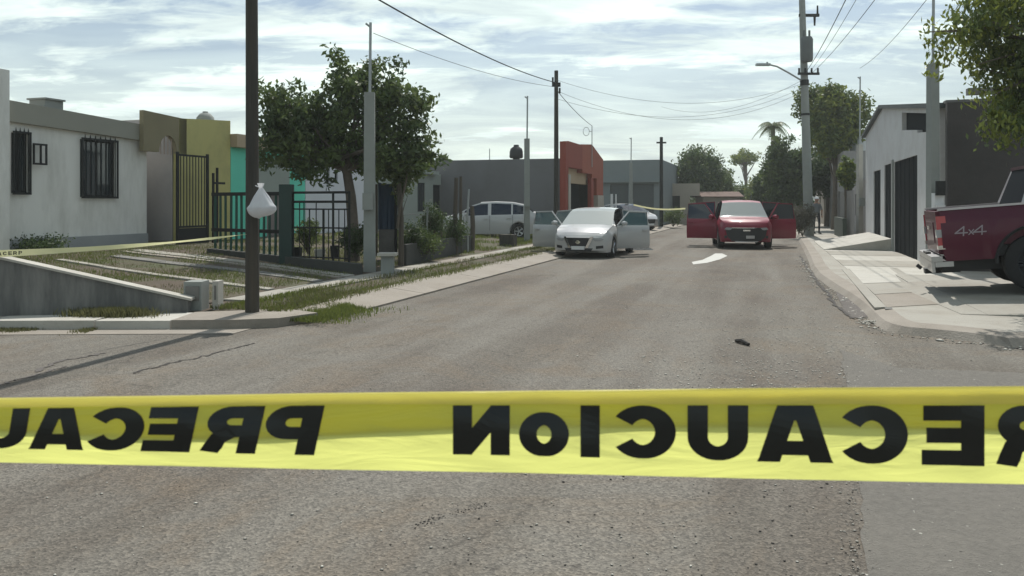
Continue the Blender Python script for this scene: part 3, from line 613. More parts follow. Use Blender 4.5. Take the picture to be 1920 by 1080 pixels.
m = MB(); m.st(sf + .25, sf + .3, ta, tb, 0, 2.9); m.obj('inner_wall', DARKIN, h); m = MB(); m.st(sf + .2, sf + 6, ta, tb, 2.7, 2.85); m.obj('roof', CONCD, h)

# ------------------------------------------------------------------ left fences
def plank_fence(par, A, B, zf, n, w, d, h0, h1, mat, name='picket', tilt=0):
    A, B = Vector(A), Vector(B); an = math.atan2((B - A).y, (B - A).x); b = MB(); b.box(-w / 2, w / 2, -d / 2, d / 2, h0, h1); first = b.obj(name, mat, par)
    for k in range(n):
        p = A.lerp(B, (k + .5) / n); o = first if k == 0 else first.copy()
        if k: COL.objects.link(o)
        o.location = (p.x, p.y, zf(k / n)); o.rotation_euler = (0, random.uniform(-tilt, tilt), an)
    return an
# green picket fence: runs from the iron gate towards the street
fa, fb, fc = (XY(399, 19.0), 19.0), (XY(533, 17.6), 17.6), (XY(655, 16.9), 16.9)
h = thing('green_fence', 'dark green picket fence in front of the turquoise house', 'fence')
an = plank_fence(h, fa, fb, lambda k: .5 - .08 * k, 13, .055, .03, 0, 1.34, GREENP, tilt=.015)
for z0, z1 in ((.42, .50), (1.26, 1.34)):
    b = MB(); b.prism(thick(fa, fb, .04), z0 + .5, z1 + .5); b.obj('rail', BLACKM, h)
for (p, hgt) in ((fb, 1.9),):
    b = MB(); b.box(-.14, .14, -.1, .1, 0, hgt - .1); b.obj('corner_post', DARKG, h, loc=(p[0] + .05, p[1], .2))
h = thing('pipe_frame', 'black pipe gate frame with crossing rails beside the tree trunk', 'gate')
f0 = (fb[0] + .2, fb[1] - .02); n_ = 0
for z in (2.0 - .18, 1.62, 1.46, 1.06, .42):
    b = MB(); b.tube([(f0[0], f0[1], z), (fc[0], fc[1], z)], .03 if z > 1.6 else .018, 6); b.obj('rail', BLACKM, h)
for k in (0, .3, .55, .72, 1.0):
    p = Vector(f0).lerp(Vector(fc), k); b = MB(); b.tube([(p.x, p.y, .25), (p.x, p.y, 1.84 if k in (0, .72, 1.0) else 1.47)], .026 if k != .3 else .016, 6); b.obj('upright', BLACKM, h)
for k in (.12, .2, .42, .64, .82, .92):
    p = Vector(f0).lerp(Vector(fc), k); b = MB(); b.tube([(p.x, p.y, .3), (p.x, p.y, 1.47 if k > .6 else 1.62)], .012, 6); b.obj('upright', BLACKM, h)
m = MB(); m.prism(thick((fa[0], fa[1] - .05), (XY(680, 16.55), 16.55), .15), .05, [.52, .34, .34, .52]); tag(m.obj('low_wall', CONCSH), 'dark low concrete wall under the green fence', 'wall')
# clutter behind the pipe frame: low boxes and bottles
for i, (px, w_, h_, mt, lb, kd) in enumerate(((556, .30, .22, BLACKM, 'dark crate on the ground behind the left of the pipe frame', 'crate'), (600, .35, .18, CONCW, 'pale box lying behind the middle of the pipe frame', 'box'), (628, .22, .26, PLASB, 'small black tub behind the right part of the pipe frame', 'tub'))):
    Y = 17.9; o = thing('storage_' + kd, lb, kd, (XY(px, Y), Y, .38), random.uniform(-.4, .4)); b = MB(); b.lathe([(0, 0), (w_ * .42, 0), (w_ * .5, h_), (w_ * .45, h_), (w_ * .38, .03), (0, .03)], n=4 if kd != 'tub' else 14, a0=.785, a1=.785 + 2 * math.pi); b.obj('container', mt, o); b = MB(); b.box(-w_ * .3, w_ * .3, -w_ * .3, w_ * .3, .031, h_ * .8); b.obj('contents', CLOTHG, o)
# navy sheet on posts
h = thing('blue_sheet', 'navy blue sheet hung between dark posts right of the thick concrete post', 'tarp')
Y = 19.5; xa, xb = XY(709, Y), XY(741, Y); nx, nz = 10, 10; m = MB(); V = []
for j in range(nz + 1):
    for i in range(nx + 1):
        f, g = i / nx, j / nz; V.append((xa + (xb - xa) * f, Y + .03 * math.sin(f * 17) * (1 - g * .6), .95 + 1.15 * g - .05 * math.sin(math.pi * f) * g))
m.add(V, [(j * (nx + 1) + i, j * (nx + 1) + i + 1, (j + 1) * (nx + 1) + i + 1, (j + 1) * (nx + 1) + i) for j in range(nz) for i in range(nx)]); m.obj('sheet', NAVY, h, True)
for px, zt in ((706, 2.05), (743, 2.35)):
    m = MB(); m.tube([(XY(px, Y), Y - .05, .3), (XY(px, Y), Y - .05, zt)], .04, 8); m.obj('post', WOOD if px < 720 else BLACKM, h)
m = MB(); m.box(xa, xb, Y + .06, Y + .1, .3, .95); m.obj('lower_board', CONCD, h)
# rough stick and wire fence further on
h = thing('stick_fence', 'rough fence of dark sticks and wire between the blue sheet and the white hatchback', 'fence')
A, B = (XY(752, 18.6), 18.6), (XY(885, 24.0), 24.0)
for f, zt, r_, mt in ((0.0, 2.05, .07, WOOD), (.30, 1.5, .03, CONCP), (.50, 1.35, .035, WOOD), (.72, 2.3, .07, WOOD), (.80, 2.35, .05, WOOD), (.92, 2.0, .035, STEEL), (1.0, 1.5, .08, WOOD)):
    x, y = A[0] + (B[0] - A[0]) * f, A[1] + (B[1] - A[1]) * f; m = MB(); m.tube([(x, y, .1), (x + random.uniform(-.03, .03), y, zt * .6), (x + random.uniform(-.06, .06), y, zt)], [r_, r_ * .9, r_ * .8], 8); m.obj('stake', mt, h, True)
for z in (.6, .95, 1.3):
    m = MB(); m.tube([(A[0] + (B[0] - A[0]) * k / 8, A[1] + (B[1] - A[1]) * k / 8, z + .03 * math.sin(k * 2.1)) for k in range(9)], .006, 4); m.obj('wire', WIREM, h)
m = MB(); m.prism(thick((A[0], A[1] + .1), (B[0] - .1, B[1] + .1), .12), .05, .62); m.obj('base_wall', CONCSH, h)
m = MB(); pts = [(XY(745, 18.5), 18.5, 1.0), (XY(750, 18.5), 18.5, 1.5), (XY(758, 18.5), 18.5, 1.9), (XY(764, 18.5), 18.5, 2.25), (XY(757, 18.5), 18.5, 2.4)]
m.tube(pts, [.035, .03, .025, .02, .012], 6); tag(m.obj('bare_branch', BARK, None, True), 'bent bare branch leaning up beside the blue sheet', 'branch')
m = MB(); m.st(16.2, 16.6, -2.95, -2.45, .1, .52); tag(m.obj('concrete_block', WOODB), 'dark squat block at the end of the stick fence', 'block')

# ------------------------------------------------------------------ right side buildings
TR = 9.3
h = thing('gabled_house', 'white gabled house with dark garage openings on the right side', 'house')
g0, g1 = s_at(1757, TR), s_at(1623, TR); gp = s_at(1655, TR)
WG = pm('white_gable_render', (.54, .54, .53), .9, .06, 1.0, .1, 50, dirt_or_streaks=(.40, .37, .35), dirt_or_streaks_amt=.5)
o1 = (s_at(1720, TR), s_at(1676, TR)); o2 = (s_at(1673, TR), s_at(1658, TR)); o3 = (s_at(1651, TR), s_at(1638, TR))
hi = (s_at(1744, TR), s_at(1691, TR))
def gz(s): return 3.72 + (4.72 - 3.72) * (s - g0) / (gp - g0) if s < gp else 4.72 + (4.15 - 4.72) * (s - gp) / (g1 - gp)
cuts = sorted([g0, hi[0], hi[1], o1[0], o1[1], o2[0], o2[1], gp, o3[0], o3[1], g1]); m = MB()
for a, b_ in zip(cuts, cuts[1:]):
    if b_ - a < .01: continue
    c = (a + b_) / 2; lo = 0.1; 
    for (p, q) in ((o1), (o2), (o3)):
        if p < c < q: lo = 2.82 if (p, q) != o3 else 2.72
    tops = [gz(a), gz(b_)]
    P4 = [S(a, TR), S(b_, TR), S(b_, TR + .2), S(a, TR + .2)]
    if hi[0] < c < hi[1]:
        m.prism(P4, lo, [gz(a) - .55, gz(b_) - .62, gz(b_) - .62, gz(a) - .55]); m.prism(P4, [gz(a) - .12, gz(b_) - .12, gz(b_) - .12, gz(a) - .12], [gz(a), gz(b_), gz(b_), gz(a)])
    else: m.prism(P4, lo, [gz(a), gz(b_), gz(b_), gz(a)])
m.obj('front_wall', WG, h)
m = MB()
for (p_, q_) in (o1, o2, o3):
    for a_ in (p_ - .1, q_ + .005): m = MB(); m.st(a_, a_ + .095, TR + .201, TR + .4, .1, 2.95); m.obj('shaded_reveal', GARD, h)  # reveals coloured black to stand for the shade inside the openings
m = MB(); e = .13
for a, b_ in ((g0 - .2, gp), (gp, g1 + .15)): m.prism([S(a, TR - e), S(b_, TR - e), S(b_, TR + .32), S(a, TR + .32)], [gz(a) + .003, gz(b_) + .003] + [gz(b_) + .003, gz(a) + .003], [gz(a) + .12, gz(b_) + .12, gz(b_) + .12, gz(a) + .12])
m.obj('roof', pm('roof_edge_dark', (.07, .08, .08), .8), h)
m = MB(); m.st(g0, g0 + .2, TR + .201, TR + 7, .1, 3.6); m.st(g1 - .2, g1, TR + .201, TR + 7, .1, 3.6); m.obj('side_wall', WG, h)
m = MB(); m.st(g0 + .21, g1 - .21, TR + .33, TR + 7, 3.3, 3.45); m.obj('flat_roof', CONCD, h)
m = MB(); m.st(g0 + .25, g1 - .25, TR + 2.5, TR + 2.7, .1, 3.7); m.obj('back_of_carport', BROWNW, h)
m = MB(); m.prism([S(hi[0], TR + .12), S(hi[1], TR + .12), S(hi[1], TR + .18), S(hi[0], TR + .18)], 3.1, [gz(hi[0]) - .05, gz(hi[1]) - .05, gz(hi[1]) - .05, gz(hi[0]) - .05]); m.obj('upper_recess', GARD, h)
gd = None
for (a, b_), nm in ((o1, 'garage_door'), (o2, 'garage_door'), (o3, 'door')):
    m = MB(); n_ = max(2, int((b_ - a) / .35))
    for k in range(n_): m.st(a + (b_ - a) * k / n_ + .008, a + (b_ - a) * (k + 1) / n_ - .008, TR + .03 + .008 * (k % 2), TR + .08, .12, 2.9 if nm == 'garage_door' else 2.7)
    m.obj(nm, GARD, h)
m = MB(); m.st(o1[1] + .02, o2[0] - .02, TR - .04, TR - .003, .1, 2.9); m.obj('pilaster', CONCP, h)
# ramp up to the far garage
m = MB(); m.prism([S(17.4, 7.35), S(23.2, 7.35), S(23.2, 9.28), S(17.4, 9.28)], 0.05, [.14, .14, .50, .50]); tag(m.obj('garage_ramp', CONCW), 'pale concrete wedge ramp rising to the white gabled house', 'ramp')
# brown wall behind the truck
h = thing('brown_wall_house', 'dark brown side wall of the house behind the maroon pickup', 'house')
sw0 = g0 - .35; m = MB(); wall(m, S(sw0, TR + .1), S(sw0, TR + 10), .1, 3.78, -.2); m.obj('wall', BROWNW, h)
m = MB(); m.prism([S(sw0 - .05, TR + .1), S(sw0 + .25, TR + .1), S(sw0 + .25, TR + 10), S(sw0 - .05, TR + 10)], 3.785, [3.85, 3.85, 3.95, 3.95]); m.obj('coping', CONCD, h)
m = MB(); m.prism([S(sw0 - .02, t_at(1815, sw0)), S(sw0 + .2, t_at(1815, sw0)), S(sw0 + .2, t_at(1960, sw0)), S(sw0 - .02, t_at(1960, sw0))], 3.96, 4.1); m.obj('lean_to_roof', CONCD, h)
for k in range(6):
    m = MB(); a = t_at(1790, sw0) + k * 1.25; m.st(sw0 - .045, sw0 - .003, a, a + .12, .12, 3.7); m.obj('pilaster', BROWNW, h)
# row of houses further up the right side
def right_house(name, label, s0, s1, z, mat, doors, t=TR):
    h = thing(name, label, 'house'); m = MB(); wall(m, S(s1, t), S(s0, t), .1, z, .2 , [(s1 - b, s1 - a, c, d_) for a, b, c, d_ in doors]) ; m.obj('wall', mat, h)
    m = MB(); m.st(s0, s0 + .2, t + .201, t + 6, .1, z); m.st(s0 + .2, s1, t + .201, t + 6, z - .3, z - .15); m.obj('side_wall', mat, h)
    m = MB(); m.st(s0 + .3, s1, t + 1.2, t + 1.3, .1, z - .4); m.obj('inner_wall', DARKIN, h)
    return h
GR1 = pm('pale_grey_render', (.25, .245, .24), .9, .1, 1.0, .2, 40)
right_house('grey_row_house', 'plain grey house just past the white gabled house', 24.2, 33, 2.6, GR1, [(26, 27.2, .1, 2.1), (30, 31.5, 1, 2.0)], TR + .3)
right_house('far_row_house', 'grey flat roofed house further up the right pavement', 34, 44, 4.2, GR1, [(36, 37.5, .1, 2.2), (40, 41.5, 1, 2.2)], TR)
right_house('farthest_row_house', 'farthest pale house on the right side of the street', 45, 60, 5.0, BEIGE, [(47, 49, .1, 2.2), (52, 54, 1, 2.2)], TR)
p = S(38, TR + 1.2); tk = thing('roof_tank', 'pale water tank on the grey house up the right pavement', 'water tank', (p[0], p[1], 4.0)); m = MB(); m.lathe([(.55, 0), (.55, .7), (.45, 1.0), (.2, 1.2), (0, 1.22)], n=18); m.obj('tank', PLASW, tk, True); m = MB(); m.lathe([(.2, 1.2), (.2, 1.27), (0, 1.28)], n=12); m.obj('lid', PLASW, tk)
h = thing('garden_fence', 'low grey fence with uprights and a dark green base right of the utility pole', 'fence')
m = MB(); m.st(26, 30.5, 8.6, 8.75, .1, .95); m.obj('base', pm('dark_green_base', (.06, .075, .06), .9), h)
plank_fence(h, S(24.5, 8.9), S(31, 8.9), lambda k: .1, 14, .07, .03, 0, 2.0, GR1, 'upright')

# ------------------------------------------------------------------ poles, masts, lamps, wires
def service_post(px, Y, ztop, mast_top, w, label, base=.1, mat=CONCP, group='concrete service posts with steel masts'):
    o = thing('service_post', label, 'post', (XY(px, Y), Y, base), 0, group); m = MB(); m.lathe([(w * 1.12, 0), (w, (ztop - base)), (w * .8, ztop - base), (0, ztop - base)], n=4, a0=.9, a1=.9 + 2 * math.pi); m.obj('post', mat, o)
    m = MB(); m.tube([(0, 0, ztop - base - .6), (.02, 0, mast_top - base)], .03, 8); m.tube([(.02, 0, mast_top - base - .1), (-.08, 0, mast_top - base - .02)], .025, 6); m.obj('mast', STEEL, o)
    b = MB(); b.box(-.1, .1, -w - .14, -w - .01, 1.35, 1.7); b.obj('meter_box', PLASW if px > 1700 else CONCP, o); return o
service_post(693, 17.1, 3.95, 5.45, .155, 'thick concrete service post standing in front of the garden tree')
service_post(988, 30, 4.0, 5.6, .13, 'slim concrete service post beside the open left door of the white sedan')
o = service_post(1749, 16.9, 4.53, 6.6, .125, 'grey concrete service post behind the tail of the maroon pickup')
for z in (1.25, 1.75): b = MB(); b.box(-.09, .09, -.33, -.272, z - .1 , z + .2); b.obj('meter_dial', (BLACKM, PLASW)[z < 1.5], o)
service_post(1612, 33, 4.0, 6.8, .13, 'pale service post with tall mast left of the white gabled house', mat=CONCW)
service_post(1183, 48, 4.0, 5.5, .12, 'far service post in front of the blue grey building')
m0 = thing('wooden_pole', 'thick dark wooden pole on the left corner with a plastic bag tied to it', 'pole', (XY(473, 10.85), 10.85, .1)); m = MB(); m.tube([(0, 0, 0), (.0, 0, 2), (-.01, 0, 5), (-.02, 0, 9)], [.094, .086, .078, .07], 14); m.obj('pole_shaft', WOODB, m0, True)
PB = (XY(1043, 30), 30)
m0 = thing('black_pole', 'slim black wire pole standing behind the white sedan', 'pole', (PB[0], PB[1], .1)); m = MB(); m.tube([(0, 0, 0), (0, 0, 6.45)], [.105, .075], 10); m.obj('pole_shaft', WOODB, m0, True)
m = MB(); m.box(-.16, .16, -.06, .06, 5.85, 6.0); m.tube([(-.13, 0, 6.0), (-.13, 0, 6.2)], .035); m.tube([(.13, 0, 5.6), (.13, 0, 5.8)], .035); m.obj('bracket', BLACKM, m0)
Pf = (XY(1240, 50), 50); m0 = thing('far_wire_pole', 'distant black pole between the blue grey building and the round tree', 'pole', (Pf[0], Pf[1], .1)); m = MB(); m.tube([(0, 0, 0), (0, 0, 5.6)], [.12, .1], 8); m.obj('pole_shaft', BLACKM, m0); m = MB(); m.box(-.3, .3, -.05, .05, 5.2, 5.3); m.obj('bracket', BLACKM, m0)
# big utility pole
UY = 36.0; UX = XY(1517, UY)
m0 = thing('utility_pole', 'tall grey utility pole with transformer, crossarm and street lamp on the right pavement', 'utility pole', (UX, UY, .12))
def lean(z): return -(z) * .03
m = MB(); m.tube([(lean(z), 0, z) for z in (0, 4, 8, 12.5)], [.22, .19, .155, .12], 12); m.obj('pole_shaft', CONCP, m0, True)
m = MB(); m.lathe([(0, 7.75), (.24, 7.76), (.27, 7.85), (.27, 8.75), (.22, 8.85), (0, 8.86)], c=(lean(8.3), -.38, 0), n=18); m.tube([(lean(8.3) + .12, -.38, 8.8), (lean(8.3) + .12, -.38, 9.15)], .05); m.tube([(lean(8.3) - .12, -.38, 8.8), (lean(8.3) - .12, -.38, 9.15)], .05); m.obj('transformer', pm('transformer_grey', (.10, .11, .11), .6), m0, True)
m = MB(); m.box(lean(10) - .15, lean(10) + .75, -.06, .06, 9.85, 9.97); m.tube([(lean(10) + .68, 0, 9.97), (lean(10) + .68, 0, 10.35)], [.05, .035]); m.tube([(lean(10) + .55, 0, 9.45), (lean(10) + .55, 0, 9.85)], [.04, .06]); m.obj('crossarm', BLACKM, m0)
m = MB(); m.box(lean(7.3) - .35, lean(7.3) + .6, -.25, -.15, 7.2, 7.3)
for k in range(4): m.tube([(lean(7.3) - .3 + .28 * k, -.2, 7.3), (lean(7.3) - .3 + .28 * k, -.2, 7.5)], .045)
m.obj('insulator_rack', BLACKM, m0)
m = MB(); m.tube([(lean(6.9), 0, 6.9), (lean(6.9) - .8, -.2, 7.3), (lean(7) - 1.35, -.35, 7.55), (lean(7) - 1.7, -.4, 7.62)], .04, 8); la = m.obj('lamp_arm', STEEL, m0, True)
m = MB(); m.box(-.5, .12, -.1, .1, -.05, .05); m.lathe([(0, .05), (.05, .05), (.04, .12), (0, .12)], c=(-.0, 0, 0), n=8); lh = m.obj('lamp_head', STEEL, la, loc=(lean(7) - 1.8, -.4, 7.62))
for zb0, zb1 in ((6.75, 7.0), (5.4, 5.5)): m = MB(); m.tube([(lean(zb0), 0, zb0), (lean(zb1), 0, zb1)], .195, 12); m.obj('band', BLACKM, m0)
def cable(a, b, sag, r, label, n=24, group=None):
    a, b = Vector(a), Vector(b); pts = [a.lerp(b, k / n) - Vector((0, 0, sag * 4 * (k / n) * (1 - k / n))) for k in range(n + 1)]
    m = MB(); m.tube(pts, r, 5, False); o = m.obj('overhead_wire', WIREM, None, True); return tag(o, label, 'wire', group)
pt = (PB[0], 30, ZY(155, 30))
cable(pt, (XY(560, 12), 12, ZY(-90, 12)), .25, .016, 'thick black wire running from the black pole to the upper left')
cable((PB[0], 30, ZY(163, 30)), (XY(700, 19), 19, ZY(62, 19)), .2, .007, 'thin lower wire from the black pole towards the garden tree mast')
cable((PB[0], 30, ZY(168, 30)), (XY(1110, 41), 41, ZY(236, 41)), .1, .013, 'short wire dropping from the black pole to the orange house mast')
for (ya, yb, sg_, wh) in ((150, 160, .9, 'uppermost'), (170, 175, 1.2, 'middle'), (185, 168, 1.0, 'lowest')):
    cable((PB[0], 30, ZY(ya, 30)), (UX - .2, UY, ZY(yb - 5, UY)), sg_, .006, wh + ' of the three faint wires sagging between the black pole and the utility pole', group='wires crossing the street')
for i, (x1, yy, r_, lb) in enumerate(((1600, -30, .012, 'leftmost of the wires climbing right from the utility pole'), (1622, -30, .007, 'thin second wire climbing right from the utility pole'), (1655, -20, .009, 'third wire climbing right from the utility pole'))):
    cable((UX - .15 + .15 * i, UY, ZY(136, UY)), (XY(x1, 18), 18, ZY(yy, 18)), .12, r_, lb)
cable((XY(1612, 33), 33, ZY(128, 33)), (XY(1760, 16), 16, ZY(-30, 16)), .2, .007, 'rightmost single wire rising from the pale service post')
cable((UX - .3, UY, ZY(150, UY)), (XY(1240, 50), 50, ZY(200, 50)), .8, .007, 'low wire from the utility pole to the distant black pole')

# ------------------------------------------------------------------ trees
def leaves(centers, size, n_per, spread, mat, name, parent, droop=0.0, squash=.8):
    n = len(centers) * n_per; C = np.repeat(np.asarray(centers), n_per, 0)
    off = rng.normal(0, 1, (n, 3)) * spread; off[:, 2] *= squash; P = C + off
    u = rng.normal(0, 1, (n, 3)); u[:, 2] -= droop; u /= np.linalg.norm(u, axis=1, keepdims=True)
    w = rng.normal(0, 1, (n, 3)); w = np.cross(u, w); w /= np.linalg.norm(w, axis=1, keepdims=True) + 1e-9
    sz = size * rng.uniform(.6, 1.35, (n, 1)); u *= sz; w *= sz * .42
    V = np.stack([P - u * .5, P + w * .5, P + u * .5, P - w * .5], 1).reshape(-1, 3); Fc = np.arange(4 * n).reshape(-1, 4)
    return soup(name, V, Fc, mat, parent)
def blob_pts(blobs, n, shell=.45):
    out = []; tot = sum(b[3] * b[4] * b[5] for b in blobs)
    for b in blobs:
        for _ in range(max(3, int(n * b[3] * b[4] * b[5] / tot))):
            d = rng.normal(0, 1, 3); d /= np.linalg.norm(d); r_ = (shell + (1 - shell) * rng.random()) * (1 + rng.normal(0, .08)); out.append((b[0] + d[0] * b[3] * r_, b[1] + d[1] * b[4] * r_, b[2] + d[2] * b[5] * r_))
    return np.array(out)
def tree(name, label, base, trunk, blobs, nclump, per, size, spread, mat, tr=.14, mat2=None, group=None, droop=0, branch=16):
    """trunk: offsets; blobs (x,y,z,rx,ry,rz) relative to base"""
    o = thing(name, label, 'tree', base, 0, group); C = blob_pts(blobs, nclump)
    m = MB(); k = len(trunk); m.tube(trunk, [tr * (1.25 if i == 0 else 1 - .5 * i / k) for i in range(k)], 9); top = Vector(trunk[-1]); mid = Vector(trunk[-2])
    for c in C[rng.choice(len(C), min(branch, len(C)), replace=False)]:
        c = Vector(c); st = mid.lerp(top, random.random()); q = st.lerp(c, .5) + Vector((random.uniform(-.15, .15), random.uniform(-.15, .15), .12)); m.tube([st, q, c], [tr * .42, tr * .25, tr * .06], 5, False)
    m.obj('trunk', BARK, o, True)
    if mat2 is None: leaves(C, size, per, spread, mat, 'crown', o, droop)
    else:
        k = int(len(C) * .62); a = leaves(C[:k * 1], size, per, spread, mat, 'crown', o, droop) if False else None
        perm = rng.permutation(len(C)); leaves(C[perm[:k]], size, per, spread, mat, 'crown', o, droop); leaves(C[perm[k:]], size, per, spread, mat2, 'lighter_foliage', o, droop)
    return o
TY = 18.6; tx = XY(660, TY)
def B(px, py, Y, dx, rx, ry, rz, bx, by): return (XY(px, Y) - bx, Y - by, ZY(py, Y), rx, ry, rz)
bl = [(XY(px, TY) - tx, dy, ZY(py, TY) - .35, rx, ry, rz) for px, py, dy, rx, ry, rz in ((560, 215, 0, .85, .9, .75), (525, 235, .3, .62, .8, .6), (590, 265, -.2, .95, .9, .75), (520, 290, 0, .5, .7, .35), (650, 165, .2, .6, .7, .5), (635, 115, 0, .3, .4, .3), (700, 170, 0, .85, .8, .6), (745, 215, .1, .75, .8, .75), (740, 280, 0, .85, .9, .65), (655, 230, .2, .9, .9, .6), (690, 290, .3, .7, .8, .45), (785, 305, -.1, .55, .7, .4), (730, 325, .2, .55, .6, .25), (775, 190, 0, .4, .5, .4), (600, 318, -.3, .5, .5, .28), (560, 330, -.2, .22, .3, .2), (800, 270, 0, .3, .4, .3), (500, 180, 0, .25, .3, .25), (720, 125, 0, .35, .4, .25))]
tree('garden_tree', 'large dark leafy tree growing behind the pipe gate frame', (tx, TY, .35), [(0, 0, -.1), (.02, 0, .7), (-.03, 0, 1.4), (-.12, 0, 1.95), (-.3, 0, 2.35)], bl, 640, 34, .15, .115, LEAFM, .15, LEAFD, branch=34)
m = MB()
# far trees
def far_tree(label, px, Y, z0, z1, wpx, mat, mat2=None, n=260, name='street_tree', size=.28, seed=0, per=26):
    sc = F / Y; rx = wpx / sc / 2; zc = (z0 + z1) / 2; rz = (z1 - z0) / 2; r_ = random.Random(px)
    bl = [(0, 0, zc, rx * .75, rx * .75, rz * .85)] + [(r_.uniform(-.6, .6) * rx, r_.uniform(-.5, .5) * rx, zc + r_.uniform(-.5, .45) * rz, rx * r_.uniform(.3, .5), rx * .45, rz * r_.uniform(.3, .5)) for _ in range(9)]
    return tree(name, label, (XY(px, Y), Y, .05), [(0, 0, 0), (.05, 0, z0 * .6), (0, 0, zc)], bl, n, per, size, rx * .11, mat, .16 + rx * .02, mat2, branch=12)
far_tree('broad dark tree in front of the street end left of the red car', 1308, 62, 1.6, 6.2, 112, LEAFD, LEAFM, 520)
far_tree('lower bushy tree beside the broad dark tree above the red car roof', 1352, 66, .8, 4.6, 60, LEAFM, None, 220)
far_tree('bright green small tree at the end of the street', 1393, 80, .6, 3.4, 70, LEAFY, LEAFM, 260, size=.3)
far_tree('thin crowned tree with sky showing under it above the bright small tree', 1398, 84, 5.4, 7.2, 66, LEAFM, LEAFY, 110, size=.28, per=18)
far_tree('dense dark tree left of the utility pole', 1470, 50, .6, 6.0, 96, LEAFD, LEAFM, 620)
far_tree('dark bush filling the gap behind the open right door of the red car', 1440, 54, .3, 4.2, 60, LEAFD, None, 300)
far_tree('tall rounded tree behind the utility pole on the right', 1566, 44, 3.6, 8.3, 138, LEAFM, LEAFY, 640)
far_tree('dark lower tree between the utility pole and the pale service post', 1552, 50, 1.8, 5.2, 120, LEAFD, None, 420)
far_tree('clipped green bush rising over the grey fence on the right', 1588, 34.5, 2.0, 3.7, 40, LEAFM, LEAFY, 220, size=.16)
far_tree('small tree rising behind the long grey wall', 830, 44, 1.5, 4.4, 46, LEAFM, LEAFY, 160)
for lb, px_, Y_, z0_, z1_, w_, mt_, mt2_ in (('soft green tree just left of the palm at the street end', 1425, 70, .3, 4.4, 70, LEAFM, LEAFY), ('round green tree filling the street end under the thin crowned tree', 1375, 78, .2, 3.6, 80, LEAFM, LEAFD), ('green tree hugging the left side of the utility pole', 1492, 56, .4, 5.4, 60, LEAFM, LEAFD), ('spreading tree right of the utility pole behind the grey houses', 1590, 62, 3.4, 7.6, 110, LEAFM, LEAFY), ('leafy tree rising over the brown roofed far house', 1335, 74, 1.0, 4.6, 90, LEAFM, LEAFD)):
    far_tree(lb, px_, Y_, z0_, z1_, w_, mt_, mt2_, 260)
# scrub closing the street end
C = blob_pts([(XY(px, 95), 95 + dy, 1.6, 6, 4, 2.2) for px, dy in ((1250, 0), (1330, 5), (1420, 0), (1500, 3))], 500); o = leaves(C, .4, 26, .6, LEAFD, 'far_scrub', None); o['kind'] = 'stuff'; o['label'] = 'dark scrub closing the far end of the street'
# palm
PYp = 56; o = thing('palm_tree', 'palm top rising over the dense dark tree', 'palm', (XY(1447, PYp), PYp, .05)); m = MB(); m.tube([(0, 0, 0), (.1, 0, 3), (.1, 0, 6.9)], [.22, .17, .13], 10); m.obj('trunk', BARK, o, True)
for k in range(15):
    a = 2 * math.pi * k / 15 + random.uniform(-.2, .2); up = random.uniform(.2, 1.1); ln = random.uniform(1.0, 1.45); m = MB(); pts = []
    for j in range(8): f = j / 7; pts.append(Vector((.1 + math.cos(a) * ln * f, math.sin(a) * ln * f, 6.9 + up * ln * f - 1.15 * ln * f * f)))
    m.tube(pts, [.03] * 4 + [.015] * 4, 4, False)
    for j in range(1, 8):
        for q in (0, .5):
            p = pts[j - 1].lerp(pts[j], q); t_ = (pts[j] - pts[j - 1]).normalized(); sd = t_.cross(Vector((0, 0, 1))).normalized(); l_ = .55 * math.sin(math.pi * (j + q) / 9 + .35)
            for sgn in (-1, 1): e_ = p + sd * sgn * l_ * .8 + t_ * l_ * .4 - Vector((0, 0, l_ * .5)); m.add([p - t_ * .04, p + t_ * .04, e_], [(0, 1, 2)])
    m.obj('frond', LEAFM, o)
# overhanging tree at the right edge
bx, by = 9.9, 12.0; rb = [(XY(px, Y) - bx, Y - by, ZY(py, Y) - .15, rx, ry, rz) for px, py, Y, rx, ry, rz in ((1900, 60, 11.6, .75, .9, .75), (1850, 40, 11.5, .5, .6, .4), (1905, 150, 11.8, .5, .8, .6), (1980, 120, 11.8, 1.0, 1, .9), (1880, 215, 11.5, .22, .4, .35), (1865, 240, 11.4, .14, .3, .22), (1900, 230, 11.5, .25, .4, .4), (1960, 220, 11.8, .6, .7, .6), (1815, 45, 11.4, .28, .4, .2), (1790, 70, 11.4, .22, .3, .16), (1880, 0, 11.5, .7, .7, .4))]
ot = tree('overhanging_tree', 'bright leafed tree hanging down over the right edge above the pickup', (bx, by, .15), [(0, 0, -.1), (.05, 0, 1.2), (0, 0, 2.6), (-.5, 0, 3.6)], rb, 430, 30, .105, .11, LEAFM, .16, LEAFY, droop=1.2, branch=26)
str_c = []
for (px, py, l_, Y) in ((1775, 60, .5, 11.4), (1760, 60, .75, 11.4), (1742, 75, .55, 11.4), (1735, 45, .35, 11.4), (1800, 60, .35, 11.4), (1830, 130, .3, 11.5), (1770, 95, .3, 11.4), (1870, 170, .7, 11.4), (1850, 195, .5, 11.4), (1890, 180, .8, 11.5), (1875, 205, .55, 11.4), (1858, 210, .4, 11.5)):
    for k in range(int(l_ * 22)): str_c.append((XY(px, Y) - bx + rng.normal(0, .03), Y - by + rng.normal(0, .05), ZY(py, Y) - .15 - l_ * k / (l_ * 22)))
leaves(np.array(str_c), .10, 3, .035, LEAFY, 'hanging_sprays', ot, 1.5)
m = MB(); hub = Vector((-.5, 0, 3.6))
for px, py in ((1775, 60), (1742, 60), (1800, 55), (1860, 180), (1885, 170), (1835, 120)):
    e_ = Vector((XY(px, 11.4) - bx, 11.4 - by, ZY(py, 11.4) - .15)); m.tube([hub, hub.lerp(e_, .5) + Vector((0, 0, .3)), e_], [.05, .03, .008], 5, False)
m.obj('hanging_branch', BARK, ot, True)

